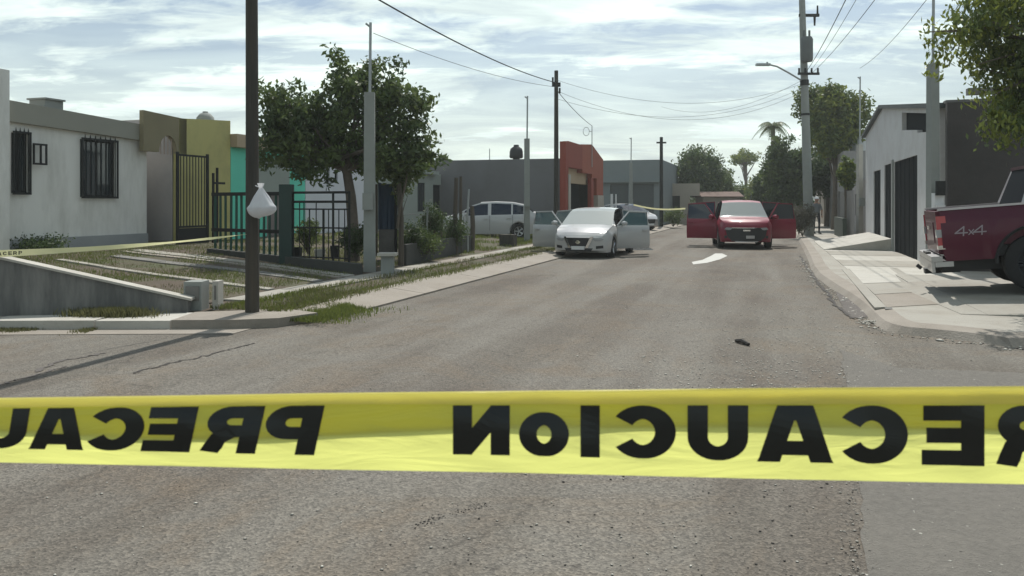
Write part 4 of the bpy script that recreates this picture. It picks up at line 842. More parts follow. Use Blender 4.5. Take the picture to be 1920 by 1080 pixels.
# ------------------------------------------------------------------ grass and small plants
def grass(name, label, pts, hgt, mat, w=.006, mat_kind='stuff', lean_=.5):
    n = len(pts); P = np.asarray(pts, float); a = rng.uniform(0, 6.283, n); h_ = hgt * rng.uniform(.4, 1.3, n); d = np.stack([np.cos(a), np.sin(a), np.zeros(n)], 1); b = np.stack([-np.sin(a), np.cos(a), np.zeros(n)], 1)
    l_ = (rng.uniform(.1, 1, n) * lean_ * h_)[:, None]; up = np.zeros((n, 3)); up[:, 2] = h_; V = np.stack([P - b * w, P + b * w, P + d * l_ * .35 + up * .6 + b * w * .7, P + d * l_ + up], 1).reshape(-1, 3); Fc = np.arange(4 * n).reshape(-1, 4)
    o = soup(name, V, Fc, mat); o['kind'] = 'stuff'; o['label'] = label; return o
def scatter(n, fn, thr=.0, sc=1.5):
    from mathutils import noise
    out = []
    while len(out) < n:
        x, y, z = fn()
        if noise.noise(Vector((x * sc, y * sc, 0))) > thr - .25 * random.random(): out.append((x, y, z))
    return out
def f_verge():
    s_ = random.uniform(0, 26) if random.random() < .8 else random.uniform(0, 2.5); t_ = random.choice((random.uniform(-1.62, -.74), random.gauss(-.74, .10), random.gauss(-1.64, .07))); return (*S(s_, t_), .115 if t_ < -.74 else .11)
grass('verge_grass', 'green grass on the verge between the apron and the footpath', scatter(13000, f_verge, .10, .45), .055, GRASS)
grass('verge_grass_dry', 'dry tufts in the verge grass', scatter(6000, f_verge, -.0, .9), .07, GRASSD)
def f_edge():
    x, y = S(random.uniform(-.35, 1.3), random.gauss(-.25, .3)); return (x, y, .05)
grass('corner_grass', 'grass creeping over the concrete at the corner by the wooden pole', scatter(6500, f_edge, -.2, 2), .06, GRASS)
def f_lot():
    t = random.uniform(-8.8, -2.4); s_ = random.uniform(-1.5, 12); s_ = max(s_, -.3 - .4 * (-t - 1.85)); return S(s_, t, lot_z(s_, t))
grass('garden_grass', 'patchy weeds and grass in the front gardens', scatter(24000, f_lot, .12, .6), .055, GRASS, .005)
grass('garden_grass_dry', 'dry grass in the front gardens', scatter(9000, f_lot, .12, 1.1), .05, GRASSD, .005)
def f_lot2():
    t = random.uniform(-8.8, -2.4); s_ = random.uniform(12, 26); return S(s_, t, lot_z(s_, t))
grass('far_garden_grass', 'grass in the gardens before the hatchback', scatter(16000, f_lot2, -.05, .7), .10, GRASS, .01)
def f_tuft():
    x = random.gauss(XY(205, 10.5), .24); return (x, random.gauss(10.52, .08), .10)
grass('wall_tuft', 'bright grass tuft at the foot of the retaining wall', [f_tuft() for _ in range(3200)], .11, GRASSD, .005)
def f_kl():
    return (random.uniform(-8, -5.2), random.gauss(9.98, .1), .0)
grass('kerb_weeds', 'thin weeds along the side street kerb', scatter(3500, f_kl, .0, 1.5), .04, GRASSD, .005)
def shrub(label, px, Y, base, h_, w_, mat, n=60, name='shrub', size=.07, group=None):
    o = thing(name, label, 'shrub', (XY(px, Y), Y, base), 0, group); m = MB(); C = blob_pts([(0, 0, h_ * .6, w_ / 2, w_ / 2, h_ * .42)], n, .2)
    for c in C[:14]: m.tube([(0, 0, 0), (c[0] * .4, c[1] * .4, c[2] * .5), tuple(c)], [.014, .01, .004], 4, False)
    m.obj('stems', BARK, o); leaves(C, size, 22, w_ * .08, mat, 'foliage', o); return o
shrub('low hedge against the white house wall below the left window', 60, 17.3, .5, .32, 1.3, LEAFD, 120)
shrub('grey brown bushy shrub around the foot of the utility pole', 1505, 35, .12, 1.45, 1.2, pm('dusty_leaf', (.11, .105, .08), .8, .3, 2, 0, transl=.2), 150, size=.1)
shrub('dark green plant pot bush left of the person', 1498, 36.8, .12, .7, .6, LEAFD, 60)
shrub('dark bush growing through the stick fence', 812, 20.5, .3, 1.3, .75, LEAFD, 110)
shrub('weedy bush under the stick fence', 790, 20.0, .2, .65, 1.3, LEAFM, 110)
shrub('dark weedy hedge low behind the stick fence next to the blue sheet', 772, 19.6, .2, .9, .8, LEAFD, 120)
shrub('dark low bush at the far end of the stick fence', 850, 22.5, .2, 1.0, .9, LEAFD, 110)
shrub('dark creeper massed at the foot of the tree trunk', 668, 17.6, .3, .8, .8, LEAFD, 110)
shrub('small bush behind the pipe frame', 578, 18.6, .4, .8, .6, LEAFM, 70)
shrub('small green shrub at the roadside beyond the silver sedan', 1262, 50, .1, 1.1, 1.5, LEAFM, 90, size=.12)
shrub('leafy twigs under the garden tree beside the blue sheet', 752, 19.2, 1.2, 1.5, .5, LEAFM, 60)

# stones, crumbs of asphalt and litter on the road
def stones(name, label, pts, r0, r1, mat):
    n = len(pts); ico = np.array([(0, 0, 1), (.9, 0, .2), (.25, .85, .15), (-.75, .5, .25), (-.7, -.55, .2), (.3, -.85, .25), (0, 0, -.3)]); fc = np.array([(0, 1, 2), (0, 2, 3), (0, 3, 4), (0, 4, 5), (0, 5, 1), (6, 2, 1), (6, 3, 2), (6, 4, 3), (6, 5, 4), (6, 1, 5)])
    V = []; Fc = []
    for i, (x, y, z) in enumerate(pts):
        r_ = r0 + (r1 - r0) * random.random() ** 2.5; a = random.uniform(0, 6.28); c, s_ = math.cos(a), math.sin(a); q = ico * np.array([r_, r_ * random.uniform(.5, 1), r_ * random.uniform(.2, .42)]) * rng.uniform(.75, 1.25, (7, 1))
        V.append(np.stack([q[:, 0] * c - q[:, 1] * s_ + x, q[:, 0] * s_ + q[:, 1] * c + y, q[:, 2] + z], 1)); Fc.append(fc + 7 * i)
    o = soup(name, np.concatenate(V), np.concatenate(Fc), mat); o['kind'] = 'stuff'; o['label'] = label; return o
def road_pt():
    y = 2.6 + 20 * random.random() ** 2.0; c = y * .27; return (random.gauss(c, .18 * y + .5), y, .003)
stones('road_grit_pale', 'pale grit and chips scattered over the asphalt', [road_pt() for _ in range(1500)], .003, .013, STONE)
stones('road_grit_dark', 'dark crumbs scattered over the asphalt', [road_pt() for _ in range(1300)], .003, .012, STONED)
GRITP = pm('pale_grit', (0.55, 0.52, 0.46), 0.9, 0.2, 5, 0.1, 40)
def grit_pt(): return (*G(random.gauss(1430, 130), 500 + 240 * random.random() ** .8), .003)
stones('lane_grit', 'pale gravel crumbs strewn across the right lane', [grit_pt() for _ in range(1900)], .004, .020, GRITP)
stones('near_chips', 'pale chips lying on the asphalt in the foreground', [(random.uniform(-.6, .62) * y_, y_, .003) for y_ in [2.6 + 5 * random.random() ** 1.4 for _ in range(260)]], .004, .014, GRITP)
def seam_pt():
    f = random.random(); a_, b_ = Vector(G(1616, 1120)), Vector(G(1590, 700)); q_ = a_.lerp(b_, f ** 1.5); return (q_.x + random.gauss(-.02, .035), q_.y, .004)
stones('seam_crumbs', 'dark crumbs gathered along the seam of the grey patch', [seam_pt() for _ in range(500)], .002, .008, STONED)
stones('seam_crumbs_pale', 'pale crumbs gathered along the seam of the grey patch', [seam_pt() for _ in range(300)], .003, .012, STONE)
def scar_pt():
    a_, b_ = random.choice(((G(785, 985), G(830, 968)), (G(850, 962), G(915, 945)), (G(1260, 603), G(1330, 596)))); q_ = Vector(a_).lerp(Vector(b_), random.random()); return (q_.x + random.gauss(0, .02), q_.y + random.gauss(0, .02), .002)
stones('scar_crumbs', 'dark broken scars in the asphalt', [scar_pt() for _ in range(240)], .002, .008, STONED)
def wide_pt(): y = 2.4 + 12 * random.random() ** 1.5; return (random.uniform(-.75, .75) * y, y, .003)
stones('fine_grit', 'fine grit over the crossing', [wide_pt() for _ in range(3500)], .0015, .006, STONE)
stones('fine_grit_dark', 'fine dark grit over the crossing', [wide_pt() for _ in range(3500)], .0015, .007, STONED)
kp = [p for p in RK2 if p[1] < 26]; edge = []
for a, b in zip(kp[1:], kp[2:]):
    L_ = (Vector(b) - Vector(a)).length
    for k in range(int(L_ * 60)): q = Vector(a).lerp(Vector(b), random.random()); edge.append((q.x + random.gauss(-.06, .07), q.y + random.gauss(-.06, .07), 0.004))
stones('kerb_rubble', 'broken stones and rubble along the right kerb', edge, .005, .024, STONE); 
stones('kerb_rubble_dark', 'dark broken asphalt along the right kerb', [(x + random.gauss(-.05, .09), y + random.gauss(-.05, .09), z) for x, y, z in edge[::2]], .006, .022, STONED)
gx, gy = G(1640, 606); stones('kerb_chunks', 'larger pale broken chunks lying along the right kerb', [(x + random.gauss(-.05, .06), y + random.gauss(-.05, .05), z) for x, y, z in random.sample(edge, 420)], .015, .06, GRITP); stones('rubble_heap', 'little heap of pale rubble at the kerb corner', [(random.gauss(gx, .10), random.gauss(gy, .06), abs(random.gauss(.01, .012))) for _ in range(170)], .014, .045, GRITP)
m = MB(); m.tube([(*G(1380, 642), .02), (*G(1392, 645), .035), (*G(1404, 649), .02)], [.02, .028, .018], 7); tag(m.obj('fallen_stick', STONED, None, True), 'short dark stick lying on the road in the middle distance', 'stick')
# cracks as thin dark wandering strips
def crack(pts, w, mat=TAR, name='road_crack', z=.0055, seed=0, label=None):
    r_ = random.Random(seed); P = []
    for a, b in zip(pts, pts[1:]):
        a, b = Vector(a), Vector(b)
        for k in range(12): q = a.lerp(b, k / 12); P.append((q.x + r_.gauss(0, .018), q.y + r_.gauss(0, .018)))
    m = MB(); Lf = []; Rt = []
    for i, p in enumerate(P):
        a = Vector(P[max(0, i - 1)]); b = Vector(P[min(len(P) - 1, i + 1)]); t_ = (b - a).normalized(); n_ = Vector((-t_.y, t_.x)); ww = w * r_.uniform(.35, 1.2); Lf.append((p[0] + n_.x * ww, p[1] + n_.y * ww, z)); Rt.append((p[0] - n_.x * ww, p[1] - n_.y * ww, z))
    m.add(Lf + Rt, [(i, i + 1, len(P) + i + 1, len(P) + i) for i in range(len(P) - 1)]); o = m.obj(name, mat); o['kind'] = 'structure'; return o
crack([G(245, 700), G(320, 682), G(400, 665), G(480, 642)], .018, STONED, seed=2)
crack([G(0, 722), G(60, 705), G(130, 685)], .02, TAR, seed=6)
crack([G(1500, 480), G(1512, 500), G(1530, 525), G(1545, 545), G(1575, 580), G(1600, 600)], .03, STONED, seed=4, z=.010)
crack([G(60, 700), G(110, 678), G(200, 662)], .03, TAR, seed=8)
m = MB(); m.sheet([G(1297, 491.5), G(1300, 496), G(1326, 493), G(1350, 486.5), G(1364, 480), G(1354, 475.5), G(1341, 475.5), G(1333, 480), G(1317, 487.5)], .005); tag(m.obj('paint_mark', PAINTL), 'white painted mark on the asphalt in front of the red car', 'road marking')

# ------------------------------------------------------------------ vehicles
def lerp_tab(tab, x):
    if x <= tab[0][0]: return tab[0][1]
    for (a, va), (b, vb) in zip(tab, tab[1:]):
        if x <= b: return va + (vb - va) * (x - a) / (b - a)
    return tab[-1][1]
def wheel_meshes(r, w, spokes=5):
    b = MB(); b.lathe([(r * .62, -w / 2), (r * .9, -w / 2), (r * .98, -w * .42), (r, -w * .25), (r, w * .25), (r * .98, w * .42), (r * .9, w / 2), (r * .62, w / 2), (r * .60, w * .3), (r * .60, -w * .3), (r * .62, -w / 2)], n=28, axis='y'); ty = b.obj('tyre', RUB, None, True); 
    b = MB(); b.lathe([(r * .62, w * .46), (r * .57, w * .44), (r * .55, w * .1), (r * .55, -w * .3)], n=24, axis='y'); b.lathe([(0, w * .42), (r * .14, w * .42), (r * .16, w * .3)], n=12, axis='y')
    for k in range(spokes):
        a = 2 * math.pi * k / spokes
        for da in (-.13, .13):
            p0 = (r * .12 * math.cos(a + da), w * .36, r * .12 * math.sin(a + da)); p1 = (r * .58 * math.cos(a + da * .9), w * .40, r * .58 * math.sin(a + da * .9)); b.tube([p0, p1], [r * .05, r * .06], 5)
    rm = b.obj('rim', RIMM, None, True, sharp=30)
    b = MB(); b.lathe([(0, w * .02), (r * .56, w * .02)], n=20, axis='y'); dk = b.obj('brake_shadow', PLASB)  # black disc put in for the shade behind the spokes
    for o in (ty, rm, dk): COL.objects.unlink(o)
    return ty.data, rm.data, dk.data
def add_wheels(root, xs, yw, r, w, spokes=5, steer=0):
    ty, rm, dk = wheel_meshes(r, w, spokes)
    for i, x in enumerate(xs):
        for sg_ in (1, -1):
            o = link('wheel', ty, root, (x, sg_ * (yw - w / 2), r)); o.rotation_euler[2] = 0 if sg_ > 0 else math.pi; link('rim', rm, o); link('spoke_shadow_disc', dk, o)
def car(name, label, cat, loc, heading, sp, paint, glass=GLSD, wsg=GLSW, open_doors=(), group=None):
    """local +x is forward; open_doors: list of (side, which, angle)"""
    root = thing(name, label, cat, loc, heading, group); Ln, Wd = sp['L'] / 2, sp['W'] / 2; r = sp['r']; wx = sp['wx']; zb = sp.get('zb', .2)
    top, belt = sp['top'], sp['belt']; bow = sp.get('bow', .18); doors = sp['doors']   # doors: [(x0,x1),(x0,x1)] front to back: x0>x1
    wt = [(-Ln, .80), (-Ln + .12, .90), (-Ln + .5, .98), (-Ln + 1.0, 1), (Ln - 1.0, 1), (Ln - .5, .975), (Ln - .15, .90), (Ln, .80)]
    X = sorted({round(-Ln + k * (2 * Ln) / 64, 4) for k in range(65)} | {d for dd in doors for d in dd} | {t_[0] for t_ in top} | {-Ln + .04, Ln - .04})
    opened = {(s_, w_) for s_, w_, *_ in open_doors}
    def arch(x):
        z = 0
        for q in wx:
            if abs(x - q) < r * 1.16: z = max(z, r + math.sqrt((r * 1.16) ** 2 - (x - q) ** 2) * .98)
        return z
    def ring(x):
        Wx = Wd * lerp_tab(wt, x); T = lerp_tab(top, x); b_ = min(lerp_tab(belt, x), T - .0); a = max(zb, arch(x)); zend = .06 if abs(x) > Ln - .1 else 0
        cabin = T > b_ + .06; zs = max(zb + .06, a)
        pts = [(0, zb + zend), (Wx * .7, zb + zend), (Wx * .72, a + zend), (Wx * .96, max(a, zb) + zend), (Wx, max(.30 * b_ / .9 + .12, zs + .03)), (Wx * 1.0, max(b_ * .68, zs + .06)), (Wx * .975, max(b_ - .06, zs + .08)), (Wx * .93, b_)]
        if cabin:
            g = T - b_; y6 = Wx * .93 - g * .30; pts += [(Wx * .93 - g * .24, T - .09 * min(1, g / .3)), (y6, T - .035), (y6 * .6, T - .006), (0, T)]
        else: pts += [(Wx * .88, b_ + (T - b_) * .3), (Wx * .80, b_ + (T - b_) * .7), (Wx * .5, T - .006), (0, T)]
        k = (abs(x) / Ln) ** 7 * bow; sg_ = 1 if x > 0 else -1
        return [(x - sg_ * k * (y / Wd) ** 2, y, z) for y, z in pts], cabin
    rings = [ring(x) for x in X]; np_ = 12
    parts = {'body': MB(), 'windshield': MB(), 'rear_window': MB(), 'side_window': MB(), 'side_window.r': MB()}
    dx_of = lambda x0, x1: None
    for i in range(len(X) - 1):
        (A, ca), (B_, cb) = rings[i], rings[i + 1]; xm = (X[i] + X[i + 1]) / 2; Ta, Tb = lerp_tab(top, X[i]), lerp_tab(top, X[i + 1]); slope = (Tb - Ta) / (X[i + 1] - X[i])
        for sg_ in (1, -1):
            wch = next((k for k, (d0, d1) in enumerate(doors) if d1 < xm < d0), None); isopen = wch is not None and (sg_, wch) in opened
            for j in range(np_ - 1):
                q = [A[j], B_[j], B_[j + 1], A[j + 1]]; q = [(x, y * sg_, z) for x, y, z in q]
                if sg_ < 0: q = q[::-1]
                tgt = 'body'
                if (ca or cb) and j >= 9 and lerp_tab(top, xm) > lerp_tab(belt, xm) + .02:
                    if slope < -.28 and 0 < xm < doors[0][0] + .36: tgt = 'windshield'
                    elif slope > .28 and doors[-1][1] - .95 < xm < 0: tgt = 'rear_window'
                if ca and cb and j == 7 and wch is not None and not any(abs(xm - p) < .05 for d_ in doors for p in d_): tgt = 'side_window' if sg_ > 0 else 'side_window.r'
                if ca and cb and j == 7 and sp.get('qglass') and sp['qglass'][1] < xm < sp['qglass'][0]: tgt = 'side_window' if sg_ > 0 else 'side_window.r'
                if isopen and 3 < j < 9: continue
                parts[tgt].add(q, [(0, 3, 2, 1)])
    for (rr, f) in ((rings[0][0], 1), (rings[-1][0], -1)):
        full = [(y, z) for x, y, z in rr] + [(-y, z) for x, y, z in rr[-2:0:-1]]; n = len(full); zc = (rr[0][2] + rr[-1][2]) / 2; sg_ = -f; Vc = []
        for q_ in (1, .97, .85, .65, .45, .25, .1):
            for y, z in full: yy, zz_ = y * q_, zc + (z - zc) * q_; Vc.append((sg_ * (Ln - bow * (yy / Wd) ** 2 + (0 if q_ == 1 else .012)), yy, zz_))
        fs = [(a_ * n + i_, a_ * n + (i_ + 1) % n, (a_ + 1) * n + (i_ + 1) % n, (a_ + 1) * n + i_) for a_ in range(6) for i_ in range(n)] + [tuple(range(6 * n, 7 * n))]
        parts['body'].add(Vc, fs)
    body = parts['body'].obj('body', paint, root, True, sharp=50, weld=True)
    for k, mt in (('windshield', wsg), ('rear_window', glass), ('side_window', glass), ('side_window.r', glass)):
        if parts[k].v: parts[k].obj(k.split('.')[0], mt, root, True, weld=True)
    # pillars across open sides and sills
    pb = MB()
    for sg_, w_ in opened:
        d0, d1 = doors[w_]; x = d1 + .04; Wx = Wd * lerp_tab(wt, x); b_ = lerp_tab(belt, x); T = lerp_tab(top, x)
        if w_ == 0: pb.tube([(x, sg_ * Wx * .93, zb + .1), (x, sg_ * Wx * .92, b_), (x - .05, sg_ * (Wx * .93 - (T - b_) * .27), T - .06)], [.06, .05, .035], 6)
    if opened: pb.obj('pillar', PLASB, root)
    # cabin inside
    it = MB(); dm0, dm1 = doors[0][0], doors[-1][1]; it.box(dm1 - .1, dm0 + .1, -Wd * .8, Wd * .8, zb + .05, zb + .12); it.box(dm0 - .05, dm0 + .25, -Wd * .82, Wd * .82, .55, lerp_tab(belt, dm0) - .03); it.box(dm1 - .25, dm1 - .1, -Wd * .78, Wd * .78, zb + .1, lerp_tab(belt, dm1) + .1); it.obj('cabin_floor', DARKIN, root)
    sx = (doors[0][0] + doors[0][1]) / 2 - .25
    for yy in (.36, -.36):
        s_ = MB(); s_.box(sx - .25, sx + .28, yy - .24, yy + .24, zb + .2, .52); s_.prism([(sx - .38, yy - .22), (sx - .24, yy - .22), (sx - .24, yy + .22), (sx - .38, yy + .22)], .5, lerp_tab(belt, 0) + .12); s_.box(sx - .36, sx - .27, yy - .12, yy + .12, lerp_tab(belt, 0) + .14, lerp_tab(belt, 0) + .32); s_.obj('seat', SEATM, root)
    s_ = MB(); cy = .36; s_.tube([(doors[0][0] - .22 + .05 * math.sin(k * .5236), cy + .18 * math.cos(k * .5236), lerp_tab(belt, .5) - .02 + .17 * math.sin(k * .5236)) for k in range(13)], .015, 5); s_.obj('steering_wheel', PLASB, root)
    add_wheels(root, wx, Wd * .975, r, sp.get('tw', .2), sp.get('spokes', 5))
    # front furniture
    def fas(nm, poly, d, mt, th=.03, both=False, parent=None, end=1):
        outs = []
        for m_ in ((1, -1) if both else (1,)):
            P2 = [(y * m_, z) for y, z in poly]; fx = lambda y: end * (Ln + d - bow * (y / Wd) ** 2); b = MB(); y0_, y1_ = min(p[0] for p in P2), max(p[0] for p in P2); ns_ = max(3, int((y1_ - y0_) / .06)); Vf = []
            for k_ in range(ns_ + 1):
                yy = y0_ + (y1_ - y0_) * (.0005 + .999 * k_ / ns_); zs = []
                for (ya_, za_), (yb_, zb_) in zip(P2, P2[1:] + P2[:1]):
                    if (ya_ - yy) * (yb_ - yy) <= 0 and ya_ != yb_: zs.append(za_ + (zb_ - za_) * (yy - ya_) / (yb_ - ya_))
                lo_, hi_ = min(zs), max(zs); Vf += [(fx(yy), yy, lo_), (fx(yy), yy, hi_), (fx(yy) - end * (th + .03), yy, lo_), (fx(yy) - end * (th + .03), yy, hi_)]
            fs = []
            for k_ in range(ns_):
                o_ = 4 * k_; fs += [(o_, o_ + 4, o_ + 5, o_ + 1), (o_ + 2, o_ + 3, o_ + 7, o_ + 6), (o_ + 1, o_ + 5, o_ + 7, o_ + 3), (o_, o_ + 2, o_ + 6, o_ + 4)]
            fs += [(0, 1, 3, 2), (4 * ns_, 4 * ns_ + 2, 4 * ns_ + 3, 4 * ns_ + 1)]; b.add(Vf, fs); outs.append(b.obj(nm, mt, parent or root))
        return outs
    for f in sp.get('front', ()): fas(*f[:4], both=f[4] if len(f) > 4 else False)
    for f in sp.get('rear', ()): fas(*f[:4], both=f[4] if len(f) > 4 else False, end=-1)
    # closed door gaps, handles
    for k, (d0, d1) in enumerate(doors):
        for sg_ in (1, -1):
            if (sg_, k) in opened: continue
            Wx = Wd * lerp_tab(wt, d1); b = MB(); yy = sg_ * Wx * .985; b.box(d1 + .08, d1 + .24, min(yy, yy + sg_ * .03), max(yy, yy + sg_ * .03), lerp_tab(belt, d1) - .17, lerp_tab(belt, d1) - .14); b.obj('handle', CHROME if sp.get('chrome') else paint, root)
            b = MB()
            for xx in (d0, d1): b.box(xx - .006, xx + .006, sg_ * Wx * .97 - .02, sg_ * Wx * .97 + .028 * 1, zb + .15, lerp_tab(belt, xx) - .02)
            b.obj('door_gap', PLASB, root)
    # door leaves
    def door_leaf(side, w_, ang):
        d0, d1 = doors[w_]; ln = d0 - d1; Wx = Wd; b_ = lerp_tab(belt, (d0 + d1) / 2); T = lerp_tab(top, (d0 + d1) / 2) - .07; z0 = zb + .07
        b = MB(); rows = [(z0, -.035), (z0 + .12, 0.0), (b_ * .68, .0), (b_ - .05, -.022), (b_, -.055)]; nxs = 6; Vo = []; 
        for th in (0, .075):
            for z, y in rows:
                for k in range(nxs + 1): Vo.append((-ln * k / nxs, side * (y - th - .015 * abs(k / nxs - .5)), z + (.0 if z > z0 else .0)))
        nr = len(rows); fs = []; idx = lambda o_, j, k: o_ * nr * (nxs + 1) + j * (nxs + 1) + k
        for j in range(nr - 1):
            for k in range(nxs): fs.append((idx(0, j, k), idx(0, j, k + 1), idx(0, j + 1, k + 1), idx(0, j + 1, k))); fs.append((idx(1, j, k), idx(1, j + 1, k), idx(1, j + 1, k + 1), idx(1, j, k + 1)))
        for k in range(nxs): fs.append((idx(0, 0, k + 1), idx(0, 0, k), idx(1, 0, k), idx(1, 0, k + 1))); fs.append((idx(0, nr - 1, k), idx(0, nr - 1, k + 1), idx(1, nr - 1, k + 1), idx(1, nr - 1, k)))
        for j in range(nr - 1):
            fs.append((idx(0, j, 0), idx(0, j + 1, 0), idx(1, j + 1, 0), idx(1, j, 0))); fs.append((idx(0, j + 1, nxs), idx(0, j, nxs), idx(1, j, nxs), idx(1, j + 1, nxs)))
        if side > 0: fs = [f[::-1] for f in fs]
        b.add(Vo, fs); g = T - b_; xa = 0 if w_ else -.42 * ln; ya, yb = side * -.075, side * (-.06 - g * .27)
        fr = [(-.02 if w_ == 0 else 0, ya, b_), (xa, yb, T), (-ln + (.12 if w_ else .03), yb, T - (.02 if w_ == 0 else .05)), (-ln + .02, ya, b_)]
        b.tube(fr, .024, 6); dr = b.obj('door', paint, root, True, sharp=45); gb = MB(); e = [Vector(p) for p in fr]; gb.add([tuple(p + Vector((0, side * .004, 0))) for p in e] + [tuple(p - Vector((0, side * .006, 0))) for p in e], [(0, 1, 2, 3), (7, 6, 5, 4)]); gb.obj('door_window', glass if sp.get('doorglass') is None else sp['doorglass'], dr)
        hb = MB(); hb.box(-ln + .08, -ln + .25, *sorted((side * .0, side * .035)), b_ - .16, b_ - .125); hb.obj('handle', paint, dr)
        tb = MB(); tb.box(-ln * .9, -.1, *sorted((side * -.079, side * -.12)), b_ * .45, b_ * .85); tb.obj('door_card', DARKIN, dr)
        if w_ == 0:
            mb_ = MB(); cx_, cy_, cz_ = -.16, side * .12, b_ + .07; rr = sp.get('mir', (.07, .11, .075)); Vv = []
            mb_.lathe([(0, -rr[1]), (rr[2] * .8, -rr[1] * .8), (rr[2], 0), (rr[2] * .85, rr[1] * .75), (0, rr[1])], c=(cx_, cy_, cz_), n=12, axis='y'); mb_.tube([(cx_, side * -.04, b_ - .01), (cx_, cy_ - side * .05, cz_ - .03)], .025, 6); mb_.obj('side_mirror', paint, dr, True)
        dr.location = (d0, side * (Wx * .995), 0); dr.rotation_euler[2] = side * -ang
    for sd, w_, ang in open_doors: door_leaf(sd, w_, R(ang))
    if not any(w_ == 0 for _, w_, _ in open_doors):
        for side in (1, -1):
            b = MB(); x0 = doors[0][0] - .12; zz = lerp_tab(belt, x0) + .06; b.lathe([(0, -.1), (.06, -.08), (.075, 0), (.06, .08), (0, .1)], c=(x0, side * (Wd + .08), zz), n=10, axis='y'); b.tube([(x0, side * Wd * .92, zz - .05), (x0, side * Wd, zz - .02)], .02, 5); b.obj('side_mirror', paint, root, True)
    return root
def heading_to(dx, dy): return math.atan2(dy, dx)

sedan = dict(L=4.48, W=1.76, r=.31, wx=(1.38, -1.22), zb=.17, bow=.34, mir=(.07, .12, .07),
    top=[(-2.24, .86), (-2.2, .98), (-1.75, 1.04), (-1.15, 1.32), (-.7, 1.43), (-.1, 1.46), (.35, 1.43), (.62, 1.35), (1.28, .96), (1.7, .88), (2.05, .76), (2.2, .66), (2.24, .60)],
    belt=[(-2.24, .80), (-1.6, .97), (0, .94), (1.0, .90), (1.3, .86), (1.8, .74), (2.24, .56)], doors=[(.98, -.08), (-.08, -.98)], qglass=(-1.0, -1.35), tw=.19,
    front=[('grille', [(-.36, .60), (.36, .60), (.25, .36), (-.25, .36)], .030, PLASB), ('grille_trim', [(.36, .63), (.44, .63), (.28, .30), (.21, .30)], .05, CHROME, True), ('grille_badge', [(-.08, .47), (-.05, .53), (.05, .53), (.08, .47), (.05, .42), (-.05, .42)], .045, CHROME), ('headlight', [(.40, .585), (.68, .60), (.70, .55), (.62, .50), (.42, .50)], .028, LENS, True),
           ('bumper_intake', [(-.42, .30), (.42, .30), (.36, .21), (-.36, .21)], .02, PLASB), ('number_plate', [(-.19, .36), (.19, .36), (.19, .26), (-.19, .26)], .055, PLASW), ('fog_recess', [(.50, .36), (.69, .38), (.69, .30), (.50, .28)], .022, PLASB, True)],
    rear=[('tail_light', [(.45, .85), (.8, .85), (.8, .7), (.5, .72)], .03, LENSR, True)], doorglass=GLSG)
x, y = G(1086, 484); hd = R(90 + 180 - 20)
fx, fy = math.cos(hd), math.sin(hd)
car('white_sedan', 'white sedan facing the camera with its doors wide open at the left kerb', 'car', (x - fx * 2.0 + .03, y - fy * 2.0, 0.0), hd, sedan, PAINTW, GLSD, glass_mat('pale_sky_screen', (.40, .43, .41), .88, .08), [(1, 0, 52), (-1, 0, 74), (1, 1, 46), (-1, 1, 60)])  # sky reflection and pale sun shade both put into the screen colour
suv = dict(L=4.55, W=1.86, r=.37, wx=(1.42, -1.32), zb=.24, bow=.28, mir=(.08, .13, .09),
    top=[(-2.27, 1.0), (-2.22, 1.2), (-2.0, 1.50), (-1.7, 1.62), (-.5, 1.70), (.25, 1.68), (.5, 1.62), (1.2, 1.14), (1.35, 1.08), (1.9, 1.02), (2.15, .94), (2.24, .84), (2.27, .74)],
    belt=[(-2.27, .95), (-1.6, 1.08), (0, 1.03), (1.1, 1.0), (1.9, .90), (2.27, .70)], doors=[(.95, -.12), (-.12, -1.05)], qglass=(-1.1, -1.8), tw=.22,
    front=[('grille', [(-.70, .72), (.70, .72), (.62, .36), (-.62, .36)], .024, PLASB), ('hood_trim', [(-.50, .745), (.50, .745), (.50, .72), (-.50, .72)], .04, CHROME), ('grille_badge', [(-.12, .67), (.12, .67), (.12, .62), (-.12, .62)], .05, CHROME), ('headlight', [(.46, .735), (.72, .75), (.735, .68), (.60, .655), (.48, .67)], .05, LENS, True),
           ('bumper_intake', [(-.6, .44), (.6, .44), (.5, .28), (-.5, .28)], .03, PLASB), ('skid_plate', [(-.4, .275), (.4, .275), (.36, .24), (-.36, .24)], .035, RIMM), ('number_plate', [(-.02, .47), (.26, .47), (.26, .37), (-.02, .37)], .06, RIMM), ('fog_light', [(.64, .46), (.73, .47), (.73, .38), (.64, .37)], .03, PLASB, True)],
    rear=[('tail_light', [(.6, 1.1), (.85, 1.1), (.85, .85), (.65, .85)], .03, LENSR, True)], doorglass=GLSD)
hd = R(270 - 10.5); fx, fy = math.cos(hd), math.sin(hd); X0, Y0 = XY(1399, 27.6), 27.6
car('red_suv', 'dark red sport utility car facing the camera with all doors open in the road', 'car', (X0 - fx * 2.1, Y0 - fy * 2.1, 0), hd, suv, PAINTR, GLSD, GLSW, [(1, 0, 66), (-1, 0, 76), (1, 1, 60), (-1, 1, 80)])
hatch = dict(sedan); hatch.update(L=4.3, W=1.7, bow=.25, wx=(1.35, -1.25), zb=.2, doorglass=None, front=[sedan['front'][0], sedan['front'][3]], top=[(-2.15, .90), (-2.1, 1.05), (-1.85, 1.12), (-1.45, 1.40), (-1.0, 1.49), (-.3, 1.52), (.3, 1.49), (.6, 1.40), (1.3, 1.0), (1.7, .92), (2.0, .80), (2.12, .7), (2.15, .6)], doors=[(.98, -.08), (-.08, -1.0)], qglass=(-1.02, -1.45), belt=[(-2.15, .84), (-1.6, 1.0), (0, .96), (1.0, .92), (1.3, .88), (1.8, .76), (2.15, .56)])
